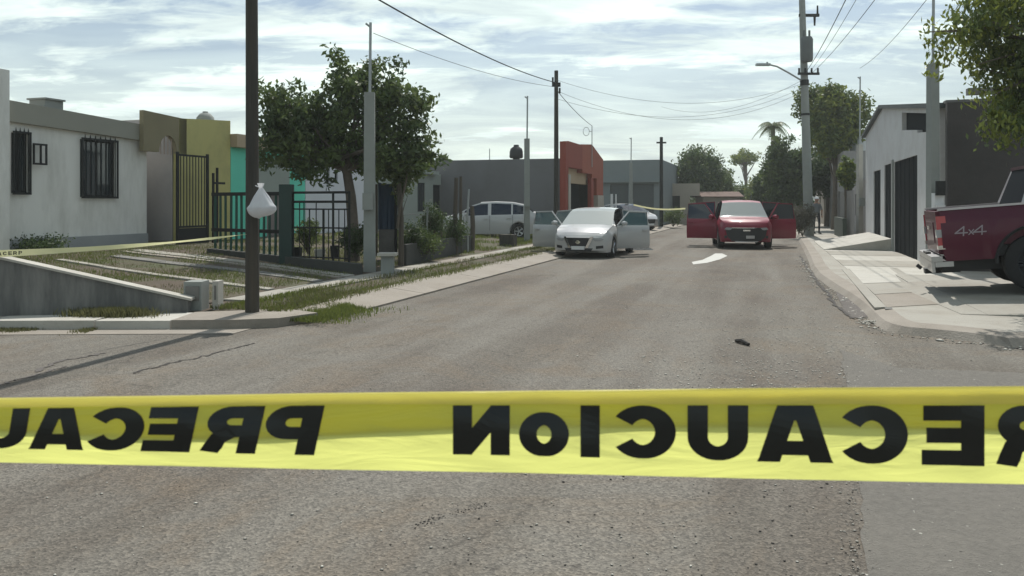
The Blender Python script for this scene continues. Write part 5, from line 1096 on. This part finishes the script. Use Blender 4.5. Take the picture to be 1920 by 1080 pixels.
Yh = 33.0; car('parked_hatchback', 'white car parked side on in front of the long grey wall', 'car', (XY(917, Yh), Yh, .14), R(178), hatch, PAINTH, GLSD, GLSD)
far = dict(sedan); far.update(front=sedan['front'][:1] + sedan['front'][3:4] + sedan['front'][5:6], doorglass=None)
x, y = XY(1213, 44), 44; hd = R(270 + 32); fx, fy = math.cos(hd), math.sin(hd)
car('silver_sedan', 'silver sedan parked behind the open door of the white sedan', 'car', (x - fx * 1.9, y - fy * 1.9, .1), hd, far, PAINTS, GLSD, GLSD)
x, y = XY(1430, 56), 56; van = dict(suv, doorglass=None); van.update(top=[(-2.27, 1.0), (-2.22, 2.2), (-2.0, 2.28), (.9, 2.28), (1.2, 1.9), (1.7, 1.2), (2.1, 1.0), (2.24, .84), (2.27, .74)], front=suv['front'][:1] + suv['front'][3:4], doorglass=None)
car('distant_van', 'white van far down the street behind the red car', 'van', (x, y, 0), R(262), van, PAINTW, GLSD, GLSD)
h = thing('distant_house', 'low far house with a brown roof above the red car', 'house', (XY(1352, 58), 58, 0)); m = MB(); m.box(-1.3, 1.4, 0, 2.4, 0, 2.0); m.obj('wall', BEIGE, h); m = MB(); m.prism([(-1.5, -.3), (1.6, -.3), (1.6, 1.2), (-1.5, 1.2)], 2.0, [2.05, 2.05, 2.42, 2.42]); m.prism([(-1.5, 1.2), (1.6, 1.2), (1.6, 2.7), (-1.5, 2.7)], 2.0, [2.42, 2.42, 2.05, 2.05]); m.obj('roof', ROOFT, h)

# pickup at the right edge, nose away towards the house
def pickup():
    root = thing('pickup_truck', 'maroon pickup truck with chrome rear bumper on the right driveway', 'truck', (XY(1777, 12.0), 12.0, .20), R(-22))
    # local: +x forward (to the right), rear at 0; camera side is -y
    root.rotation_euler = (0, R(-5.2), R(-22)); H = 1.28; Wd = 1.85; m = MB(); wc, r = 1.20, .425; BL = 1.0
    n = 40; xs = [k * 1.70 / n for k in range(n + 1)]
    def zlow(x): d = abs(x - wc); return max(.52 + .0 * x, .45 + (math.sqrt(.53 ** 2 - d * d) if d < .53 else 0))
    sec = [(.0, 0), (.04, .30), (.0, .62), (.035, .9), (.0, 1.0)]
    for side, y0 in ((-1, 0.0), (1, Wd)):
        V = []; rows = 7
        for x in xs:
            zl = zlow(x)
            for j in range(rows + 1):
                f = j / rows; z = zl + (H - zl) * f; bulge = .045 * math.sin(math.pi * min(1, max(0, (z - .5) / (H - .5)))) + .03 * math.exp(-((abs(x - wc) - .56) / .06) ** 2) * (z < 1.05); V.append((x + .03 * (f < .05 and x < .01), y0 + side * bulge, z))
        fs = [(i * (rows + 1) + j, (i + 1) * (rows + 1) + j, (i + 1) * (rows + 1) + j + 1, i * (rows + 1) + j + 1) for i in range(n) for j in range(rows)]
        if side > 0: fs = [f[::-1] for f in fs]
        m.add(V, fs)
        yi = y0 - side * .07; m.add([(0, yi, .75), (1.70, yi, .75), (1.70, yi, H), (0, yi, H)], [(0, 1, 2, 3) if side > 0 else (3, 2, 1, 0)])
    m.box(0.07, 1.0, .075, Wd - .075, .72, .76); m.obj('bed', PAINTM, root, True, sharp=50)
    
    for q0, q1 in ((-.03, .08), (Wd - .08, Wd + .03)): m = MB(); m.box(-.02, 1.70, q0, q1, H + .001, H + .03); m.obj('bed_rail', pm('pale_rail', (.45, .42, .42), .35, coat=.5), root)
    m = MB(); m.box(-.045, .02, .11, Wd - .11, .62, H - .01); m.box(-.055, -.04, .5, Wd - .5, .78, 1.1); tg_ = m.obj('tailgate', PAINTM, root); m = MB(); m.box(-.085, -.058, .82, 1.02, .98, 1.04); m.obj('handle', CHROME, tg_)
    for y0, y1 in ((-.03, .10), (Wd - .10, Wd + .03)):
        m = MB(); m.prism([(-.06, y0), (.07, y0 + .0), (.07, y1), (-.05, y1)], .72, 1.20); o = m.obj('tail_light', LENSR, root); m = MB(); m.box(-.072, .03, y0 - .006, y1 - .02, .88, 1.0); m.obj('reverse_lens', LENS, o); m = MB(); m.box(-.066, .03, y0 - .004, y1 - .01, .70, .76); m.obj('lens_trim', CHROME, o)
    m = MB(); m.prism([(-.17, -.02), (-.02, -.04), (-.02, Wd + .04), (-.17, Wd + .02)], .52, .60); m.prism([(-.17, -.015), (-.13, -.02), (-.13, Wd + .02), (-.17, Wd + .015)], .36, .515); m.box(-.125, .12, -.035, .0, .44, .515); m.obj('rear_bumper', pm('dull_chrome', (.42, .42, .42), .32, .05, 4, .05, 30, metal=.9), root)
    m = MB(); m.box(-.17, -.1, .7, 1.15, .602, .63); m.box(-.2, .3, .8, 1.05, .28, .36); m.tube([(-.24, .92, .36), (-.3, .92, .42)], .03); m.obj('tow_hitch', PLASB, root)
    # cab
    x0 = .93; m = MB(); yb0, yb1 = .0, Wd; ct = 1.84
    def sheetq(q): m.add(q, [(0, 1, 2, 3)])
    m.box(1.70, 4.1, -.02, Wd + .02, .45, H); m.box(4.1, 5.3, .02, Wd - .02, .5, 1.12)
    m.prism([(x0 + .35, .20), (3.3, .20), (3.3, Wd - .20), (x0 + .35, Wd - .20)], ct - .03, ct + .02)
    for y0, y1 in ((-.0, .2), (Wd, Wd - .2)):
        s_ = 1 if y0 < .5 else -1
        m.tube([(2.75, y0, H), (2.85, y1, ct)], .045, 6); m.tube([(4.1, y0, H), (3.3, y1, ct)], .04, 6); m.tube([(x0 + .35, y1, ct - .01), (3.3, y1, ct - .01)], .035, 6)
    m.obj('cab', PAINTM, root)
    for y0, y1 in ((0, .2), (Wd, Wd - .2)):
        m = MB(); m.add([(x0 + .14, y0 + .0, H + .03), (x0 + .34, y0, H + .03), (x0 + .52, y1, ct), (x0 + .36, y1, ct)], [(0, 1, 2, 3), (3, 2, 1, 0)])
        m.obj('rear_pillar', pm('pale_pillar', (.55, .55, .57), .3, coat=.6), root)
    m = MB()
    m.add([(x0 + .15, .05, H), (x0 + .15, Wd - .05, H), (x0 + .37, Wd - .2, ct - .02), (x0 + .37, .2, ct - .02)], [(0, 1, 2, 3)]); m.obj('rear_window', GLT, root)
    m = MB()
    for y0, y1 in ((0, .2), (Wd, Wd - .2)): m.add([(x0 + .34, y0, H), (2.75, y0, H), (2.85, y1, ct), (x0 + .52, y1, ct)], [(0, 1, 2, 3)]); m.add([(2.78, y0, H), (4.05, y0, H), (3.28, y1, ct), (2.88, y1, ct)], [(0, 1, 2, 3)])
    m.obj('side_window', GLSD, root)
    m = MB(); m.add([(4.1, 0, H), (4.1, Wd, H), (3.3, Wd - .2, ct), (3.3, .2, ct)], [(3, 2, 1, 0)]); m.obj('windshield', GLSD, root)
    add_w = wheel_meshes(r, .27, 6); rdk = pm('dark_rim', (.012, .014, .020), .5, .1, 4, 0, metal=.2); add_w[1].materials.clear(); add_w[1].materials.append(rdk)
    for x in (wc, 4.6):
        for y_, rz in ((.13, math.pi), (Wd - .13, 0)): o = link('wheel', add_w[0], root, (x, y_, r + .0)); o.rotation_euler[2] = rz; link('rim', add_w[1], o); link('spoke_shadow_disc', add_w[2], o)
    m = MB(); m.lathe([(.5, -.02), (.53, -.04), (.55, -.01), (.53, .02)], c=(wc, -.02, .45), n=20, axis='y', a0=0, a1=math.pi); m.obj('wheel_arch_trim', PLASB, root)
    m = MB(); m.box(.0, 4.9, .35, Wd - .35, .34, .5); m.box(.6, 1.6, .1, Wd - .1, .55, .7); m.obj('chassis', PLASB, root)
    # 4x4 lettering on the bed side
    lm = MB(); zz = .95
    def stroke(P, w=.022):
        for a, b in zip(P, P[1:]):
            a, b = Vector(a), Vector(b); t_ = (b - a).normalized(); n_ = Vector((-t_.y, t_.x)) * w / 2; q = [a - t_ * w * .4 - n_, b + t_ * w * .4 - n_, b + t_ * w * .4 + n_, a - t_ * w * .4 + n_]; lm.add([(p.x + .12 * (p.y - zz), -.006 - .045 * math.sin(math.pi * (p.y - .5) / (H - .5)) - .03 * math.exp(-((abs(p.x - wc) - .56) / .06) ** 2), p.y) for p in q], [(0, 1, 2, 3)])
    for ox in (.20, .44):
        stroke([(ox + .09, zz - .06), (ox + .09, zz + .07), (ox - .02, zz - .02), (ox + .14, zz - .02)], .018)
    stroke([(.36, zz - .05), (.42, zz + .02)], .015); stroke([(.42, zz - .05), (.36, zz + .02)], .015); lm.obj('lettering', pm('decal_silver', (.26, .22, .24), .5), root)
    return root
pickup()

# ------------------------------------------------------------------ person by the utility pole
def person():
    root = thing('person', 'person in grey shirt, dark trousers and white cap standing by the utility pole', 'person', (XY(1531, 38.5), 38.5, .12), R(-95))
    J = [(0, 0, .92), (0, 0, 1.15), (0, 0, 1.38), (.01, 0, 1.50), (.02, 0, 1.58), (0, .17, 1.38), (.04, .24, 1.12), (.16, .20, .93), (.19, .19, .86), (0, -.17, 1.38), (-.02, -.24, 1.12), (.04, -.25, .88), (.06, -.25, .80), (0, .10, .86), (.03, .12, .48), (0, .12, .08), (.14, .13, .03), (0, -.10, .86), (.02, -.12, .48), (-.05, -.12, .08), (.1, -.13, .03)]
    E = [(0, 1), (1, 2), (2, 3), (3, 4), (2, 5), (5, 6), (6, 7), (7, 8), (2, 9), (9, 10), (10, 11), (11, 12), (0, 13), (13, 14), (14, 15), (15, 16), (0, 17), (17, 18), (18, 19), (19, 20)]
    Rr = [.15, .15, .15, .06, .055, .07, .05, .04, .035, .07, .05, .04, .035, .1, .07, .05, .04, .1, .07, .05, .04]
    me = bpy.data.meshes.new('body'); me.from_pydata(J, E, []); o = link('body', me, root); me.materials.append(SHIRT); md = o.modifiers.new('Skin', 'SKIN'); sv = me.skin_vertices[0].data
    for i, r_ in enumerate(Rr): sv[i].radius = (r_, r_ * .85)
    sv[0].use_root = True; sub = o.modifiers.new('Sub', 'SUBSURF'); sub.levels = 1; sub.render_levels = 1
    dg = bpy.context.evaluated_depsgraph_get(); ev = o.evaluated_get(dg); nm = bpy.data.meshes.new_from_object(ev); o.modifiers.clear(); o.data = nm; nm.materials.clear(); nm.materials.append(SHIRT); nm.materials.append(TROU); nm.materials.append(SKIN)
    for p in nm.polygons: z = p.center.z; p.use_smooth = True; p.material_index = 1 if (z < .95 and abs(p.center.y) < .19) else (2 if z > 1.44 or (z < 1.12 and abs(p.center.y) > .18) else 0)
    m = MB(); m.lathe([(0, -.14), (.055, -.13), (.085, -.06), (.095, .02), (.09, .08), (.055, .125), (0, .14)], c=(.02, 0, 1.63), n=14); m.add([(.11, -.015, 1.63), (.14, 0, 1.6), (.11, .015, 1.63), (.10, 0, 1.66)], [(0, 1, 3), (1, 2, 3), (0, 2, 1)]); hd_ = m.obj('head', SKIN, root, True)
    m = MB(); m.lathe([(.102, .0), (.104, .05), (.08, .10), (0, .12)], c=(.02, 0, 1.66), n=14); m.prism([(.08, -.08), (.2, -.05), (.2, .05), (.08, .08)], 1.66, 1.675); m.obj('cap', CAPW, root, True)
    for y_, x_ in ((.13, .08), (-.13, .04)): m = MB(); m.prism([(x_ - .12, y_ - .045), (x_ + .14, y_ - .04), (x_ + .14, y_ + .04), (x_ - .12, y_ + .045)], 0, [.09, .05, .05, .09]); m.obj('shoe', PLASB, root)
    # hands: palm with five short fingers each
    for (cx_, cy_, cz_) in ((.20, .19, .83), (.065, -.25, .77)):
        m = MB(); m.tube([(cx_, cy_, cz_ + .04), (cx_ + .01, cy_, cz_ - .03)], [.028, .034], 8)
        for k in range(4): m.tube([(cx_ - .025 + .017 * k, cy_, cz_ - .03), (cx_ - .02 + .017 * k, cy_ + .01, cz_ - .07), (cx_ - .01 + .017 * k, cy_ + .02, cz_ - .10 + .006 * abs(k - 1))], [.009, .008, .007], 5)
        m.tube([(cx_ + .03, cy_, cz_ + .01), (cx_ + .055, cy_ + .01, cz_ - .03), (cx_ + .05, cy_ + .015, cz_ - .05)], [.011, .009, .008], 5); m.obj('hand', SKIN, root, True)
person()
# clothes dropped on the road right of the sedan
x, y = G(1203, 468); o = thing('cloth_heap', 'crumpled dark clothing lying on the road beside the open sedan door', 'clothes', (x, y, .0)); m = MB(); V = []; nx = 26
def heap(cx_, cy_, rx, ry, hh, seed):
    from mathutils import noise
    b = MB(); V = []
    for j in range(17):
        for i in range(nx + 1):
            u, v = i / nx * 2 - 1, j / 16 * 2 - 1; rr = math.hypot(u, v); k = noise.noise(Vector((u * 3 + seed, v * 3, seed))) ; e = max(0, 1 - rr ** 2) ; V.append((cx_ + u * rx * (1 + .25 * noise.noise(Vector((v * 4, seed, 0)))), cy_ + v * ry, .006 + hh * e * (.7 + 1.1 * k)))
    b.add(V, [(j * (nx + 1) + i, j * (nx + 1) + i + 1, (j + 1) * (nx + 1) + i + 1, (j + 1) * (nx + 1) + i) for j in range(16) for i in range(nx)]); return b
heap(0, 0, .36, .35, .10, 1.3).obj('dark_garment', CLOTHD, o, True); heap(-.05, .05, .16, .2, .2, 5.1).obj('pale_garment', CLOTHG, o, True)
# two white pipes and a far barrier post
for px in (1147, 1155): m = MB(); Y = 32 + (px - 1147) * .1; m.tube([(XY(px, Y), Y, .1), (XY(px, Y), Y, 1.95)], .05 if px == 1147 else .03, 8); tag(m.obj('standing_pipe', PLASW), ('thick' if px == 1147 else 'thin') + ' white upright pipe behind the white sedan door', 'pipe')

# ------------------------------------------------------------------ bag tied to the wooden pole
bx_, by_ = XY(489, 10.68), 10.68; bg_ = thing('plastic_bag', 'white plastic bag knotted and hung on the wooden pole', 'bag', (bx_, by_, ZY(408, 10.68)))
from mathutils import noise as NZ
m = MB(); V = []; nr, nk = 30, 56; Hh = .46
for j in range(nr + 1):
    f = j / nr; r_ = (.165 * math.sqrt(max(0, 1 - ((.30 - f) / .30) ** 2)) if f < .30 else .165 - .143 * ((f - .30) / .56) ** .9) if f < .86 else .022 + .02 * ((f - .86) / .14)
    if j == 0: r_ = .015
    for k in range(nk):
        a = 2 * math.pi * k / nk; w_ = 1 + .10 * NZ.noise(Vector((math.cos(a) * 2, math.sin(a) * 2, f * 4))) + .05 * math.sin(a * 9 + f * 5) * f + .035 * NZ.noise(Vector((math.cos(a) * 7, math.sin(a) * 7, f * 9))); V.append((r_ * 1.12 * math.cos(a) * w_ + .03 * (1 - f) * max(0, math.cos(a)) ** 2, r_ * .75 * math.sin(a) * w_, f * Hh + .015 * math.cos(a) * (1 - f)))
m.add(V, [(j * nk + k, j * nk + (k + 1) % nk, (j + 1) * nk + (k + 1) % nk, (j + 1) * nk + k) for j in range(nr) for k in range(nk)]); m.obj('bag_body', BAG, bg_, True, sharp=80)
m = MB(); m.tube([(0, 0, Hh * .86), (-.05, .03, Hh * .9), (-.1, .09, Hh * .93)], .008, 5); m.obj('knot', BAG, bg_, True)

# ------------------------------------------------------------------ caution tapes
def tape_mat(name='caution_tape_film', col=(.56, .60, .17)):
    m = bpy.data.materials.new(name); m.use_nodes = True; t = m.node_tree; n, l = t.nodes.new, t.links.new; t.nodes.clear()
    out = n('ShaderNodeOutputMaterial'); d = n('ShaderNodeBsdfPrincipled'); d.inputs['Base Color'].default_value = (*col, 1); d.inputs['Roughness'].default_value = .28; d.inputs['Specular IOR Level'].default_value = .5
    tr = n('ShaderNodeBsdfTranslucent'); tr.inputs[0].default_value = (min(1, col[0] * 1.45), min(1, col[1] * 1.4), col[2] * 1.5, 1); ms = n('ShaderNodeMixShader'); ms.inputs[0].default_value = .62; l(d.outputs[0], ms.inputs[1]); l(tr.outputs[0], ms.inputs[2]); l(ms.outputs[0], out.inputs[0])
    tc = n('ShaderNodeTexCoord'); nz = n('ShaderNodeTexNoise'); mp = n('ShaderNodeMapping'); mp.inputs['Scale'].default_value = (1, 1, 6); mp.inputs['Rotation'].default_value = (0, R(9), 0); l(tc.outputs['Object'], mp.inputs[0]); l(mp.outputs[0], nz.inputs['Vector']); nz.inputs['Scale'].default_value = 7; nz.inputs['Detail'].default_value = 6; nz.inputs['Distortion'].default_value = 1.2; bp = n('ShaderNodeBump'); bp.inputs['Strength'].default_value = .38; bp.inputs['Distance'].default_value = .01; l(nz.outputs[0], bp.inputs['Height']); l(bp.outputs[0], d.inputs['Normal']); l(bp.outputs[0], tr.inputs['Normal'])
    return m
TAPE = tape_mat(); INK = pm('tape_ink', (.012, .014, .013), .35, .05, 3, 0, spec=.4)
# letters as fat strokes in a box of height 1
def arc(cx_, cy_, rx, ry, a0, a1, n=16): return [(cx_ + rx * math.cos(R(a0 + (a1 - a0) * k / n)), cy_ + ry * math.sin(R(a0 + (a1 - a0) * k / n))) for k in range(n + 1)]
LET = {'P': (.82, [[(.14, 0), (.14, 1)], [(.14, .87), (.45, .87)] + arc(.45, .655, .22, .215, 90, -90, 12) + [(.14, .44)]]),
 'R': (.88, [[(.14, 0), (.14, 1)], [(.14, .87), (.45, .87)] + arc(.45, .67, .22, .2, 90, -90, 12) + [(.14, .47)], [(.42, .47), (.60, .32), (.70, .0)]]),
 'E': (.78, [[(.14, 0), (.14, 1)], [(.14, .87), (.76, .87)], [(.14, .5), (.72, .5)], [(.14, .13), (.78, .13)]]),
 'C': (.88, [arc(.45, .5, .32, .37, 34, 326, 30)]), 'A': (1.0, [[(.12, -.08), (.43, 1.1)], [(.57, 1.1), (.88, -.08)], [(.26, .25), (.74, .25)], [(.44, .86), (.56, .86)]]),
 'U': (.86, [[(.14, 1), (.14, .42)] + arc(.43, .42, .29, .29, 180, 360, 16) + [(.72, 1)]]), 'I': (.30, [[(.15, 0), (.15, 1)]]),
 'O': (.80, [arc(.40, .43, .27, .31, 0, 360, 32)]), 'N': (.86, [[(.14, 0), (.14, 1)], [(.72, 0), (.72, 1)], [(.16, .92), (.70, .08)]])}
def letter(mb, ch, mapf, wd=.265):
    for s_i, P in enumerate(LET[ch][1]):
        Q = []
        for a, b in zip(P, P[1:]):
            k = max(1, int(math.dist(a, b) / .12)); Q += [(a[0] + (b[0] - a[0]) * i / k, a[1] + (b[1] - a[1]) * i / k) for i in range(k)]
        Q.append(P[-1]); Lf = []; Rt = []; n = len(Q)
        for i in range(n):
            closed = math.dist(Q[0], Q[-1]) < 1e-4; pa = Q[i - 1] if i else (Q[-2] if closed else Q[0]); pb = Q[i + 1] if i < n - 1 else (Q[1] if closed else Q[-1]); a, b = Vector(pa), Vector(pb); t_ = (b - a).normalized(); n_ = Vector((-t_.y, t_.x)) * wd / 2; p = Vector(Q[i])
            w_h = .86 + .14 * abs(t_.y); Lf.append(mapf(p.x + n_.x * w_h, min(1, max(0, p.y + n_.y * w_h)), s_i)); Rt.append(mapf(p.x - n_.x * w_h, min(1, max(0, p.y - n_.y * w_h)), s_i))
        mb.add(Lf + Rt, [(i, i + 1, n + i + 1, n + i) for i in range(n - 1)])
TYD = .76
tb_top = [(-1600, 760), (0, 746), (300, 742), (600, 737), (960, 733), (1400, 728), (1920, 724), (3600, 715)]
tb_fold = [(-1600, 775), (0, 763), (300, 760), (600, 757), (960, 757), (1400, 757), (1920, 757), (3600, 757)]
tb_flap = [(-1600, 820), (0, 806), (120, 812), (300, 822), (500, 820), (700, 810), (900, 800), (1100, 799), (1500, 798), (1920, 806), (3600, 810)]
tb_bot = [(-1600, 840), (0, 867), (300, 873), (600, 880), (960, 886), (1400, 897), (1920, 908), (3600, 930)]
def tdepth(px): return TYD + .012 * math.sin(px / 260) + .00001 * 0
def tpos(px, py, dy=0): Y = tdepth(px) + dy; return ((px - 960) / F * TYD * Y / TYD, Y, CH - (py - HY) / F * Y)
tp = thing('caution_tape', 'wide yellow caution tape with black lettering stretched across the foreground', 'barrier tape'); pxs = np.linspace(-1600, 3600, 420)
def strip(rowsf, name, mat, par):
    m = MB(); nr = len(rowsf); V = [rf(px) for px in pxs for rf in rowsf]; m.add(V, [(i * nr + j, (i + 1) * nr + j, (i + 1) * nr + j + 1, i * nr + j + 1) for i in range(len(pxs) - 1) for j in range(nr - 1)]); return m.obj(name, mat, par, True, sharp=180)
def wv(px, f): return .0012 * math.sin(px / 61 + f * 7) * math.sin(px / 210) + .0016 * math.sin(px / 90 + f * 3) + .001 * math.sin(px / 37 + 1)
rows = []
for f in np.linspace(0, 1, 9): rows.append(lambda px, f=f: tpos(px, lerp_tab(tb_fold, px) * f + lerp_tab(tb_bot, px) * (1 - f), -.004 * math.sin(math.pi * f) + wv(px, f)))
strip(rows, 'front_layer', TAPE, tp)
def front_dy(px, py):
    a_, b_ = lerp_tab(tb_bot, px), lerp_tab(tb_fold, px); f = min(1, max(0, (py - a_) / (b_ - a_))); return -.004 * math.sin(math.pi * f) + wv(px, f)
def backrow(px, fn, off): py = fn(px); return tpos(px, py, front_dy(px, py) + off)
TAPEB = tape_mat('caution_tape_fold_shade', (.58, .56, .21)); rows = []  # same film, its colour dulled for the light lost through the doubled layer
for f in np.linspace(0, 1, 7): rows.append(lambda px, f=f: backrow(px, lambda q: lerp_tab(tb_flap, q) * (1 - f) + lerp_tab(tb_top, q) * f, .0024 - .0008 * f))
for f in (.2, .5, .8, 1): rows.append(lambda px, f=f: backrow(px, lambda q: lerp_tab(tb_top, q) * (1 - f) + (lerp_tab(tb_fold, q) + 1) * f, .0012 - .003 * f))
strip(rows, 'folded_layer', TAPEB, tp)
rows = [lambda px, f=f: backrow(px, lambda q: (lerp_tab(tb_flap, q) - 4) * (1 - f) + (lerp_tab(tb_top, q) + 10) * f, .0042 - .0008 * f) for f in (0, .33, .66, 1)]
strip(rows, 'added_fold_sheet', TAPEB, tp)  # extra sheet added behind the fold to darken the band
lab = [('N', 850, 955, 0), ('O', 975, 1065, 0), ('I', 1088, 1125, 0), ('C', 1148, 1265, 0), ('U', 1290, 1402, 0), ('A', 1422, 1560, 0), ('C', 1572, 1700, 0), ('E', 1728, 1845, 0), ('R', 1862, 1985, 0), ('P', 2005, 2110, 0),
       ('P', 495, 598, 20), ('R', 378, 487, 20), ('E', 272, 363, 18), ('C', 163, 268, 18), ('A', 60, 159, 10), ('U', -45, 50, 12), ('C', -150, -55, 12), ('I', -195, -165, 12), ('O', -290, -210, 12), ('N', -400, -305, 12)]
for ch, xa_, xb_, sk in lab:
    m = MB(); wdt = LET[ch][0]
    def mp_(x, y, si, xa_=xa_, xb_=xb_, sk=sk, wdt=wdt, ch=ch):
        px = xb_ - (xb_ - xa_) * x / wdt + sk * (y - .5); top_ = lerp_tab(tb_fold, px) + 3; bo = lerp_tab(tb_bot, px) - 32; 
        if px < 620: bo = lerp_tab(tb_bot, px) - 26
        py = bo + (top_ - bo) * y; f = (py - lerp_tab(tb_bot, px)) / (lerp_tab(tb_fold, px) - lerp_tab(tb_bot, px)); return tpos(px, py, -.004 * math.sin(math.pi * f) + wv(px, f) - .0006 - .00008 * si)
    letter(m, ch, mp_, .295); m.obj('letter', INK, tp)
# tape from the wooden pole to the left
TP2 = tape_mat('pale_tape_film', (.60, .60, .33)); tp = thing('side_tape', 'thin yellow caution tape running from the wooden pole to the left edge', 'barrier tape')
PA = Vector((XY(464, 10.8), 10.8, ZY(439, 10.8))); PBm = Vector((XY(-60, 7.6), 7.6, ZY(478, 7.6)))
m = MB(); V = []; n = 60
def t2(f, v):
    p = PA.lerp(PBm, f); z = p.z - .10 * 4 * f * (1 - f) * .35; tw_ = 1.45 * math.cos(f * 9.0) * (1 - f) * 1.0; h_ = .012 + .025 * f ** 1.2; return (p.x, p.y + math.sin(tw_) * h_ * v, z + math.cos(tw_) * h_ * v)
for i in range(n + 1): V += [t2(i / n, -1), t2(i / n, 1)]
m.add(V, [(2 * i, 2 * i + 2, 2 * i + 3, 2 * i + 1) for i in range(n)]); m.obj('film', TP2, tp, True)
f_ = .99
for ch in 'NOICUACERP':
    m = MB(); wl = LET[ch][0] * .0135
    def mp2(x, y, si, f0=f_, wl=wl, ch=ch): q = t2(f0 - wl + wl * (1 - x / LET[ch][0]), (y - .5) * 1.1); return (q[0], q[1] - .004 - .0002 * si, q[2])
    letter(m, ch, mp2, .22); m.obj('letter', INK, tp); f_ -= wl + .003
tp = thing('far_tape', 'yellow tape strung across the road behind the two open cars', 'barrier tape'); m = MB(); V = []
A_, B_ = Vector((XY(1188, 40), 40, ZY(384, 40))), Vector((XY(1285, 36), 36, ZY(391, 36)))
for i in range(21): f = i / 20; p = A_.lerp(B_, f); z = p.z - .12 * math.sin(math.pi * f); V += [(p.x, p.y, z - .035), (p.x, p.y, z + .035)]
m.add(V, [(2 * i, 2 * i + 2, 2 * i + 3, 2 * i + 1) for i in range(20)]); m.obj('film', TP2, tp)

# thin haze volume added over the whole street to lift the blacks
m = MB(); m.box(-950, 950, -150, 1550, -1.1, 14.5); hz = m.obj('haze', bpy.data.materials.new('added_haze')); hz['kind'] = 'stuff'; hz['label'] = 'thin pale haze added over the street to lift the blacks'
hm = hz.data.materials[0]; hm.use_nodes = True; ht = hm.node_tree; ht.nodes.clear(); ho = ht.nodes.new('ShaderNodeOutputMaterial'); hv = ht.nodes.new('ShaderNodeVolumePrincipled'); hv.inputs['Color'].default_value = (.86, .92, .90, 1); hv.inputs['Density'].default_value = .0009; hv.inputs['Anisotropy'].default_value = .35; ht.links.new(hv.outputs[0], ho.inputs['Volume'])
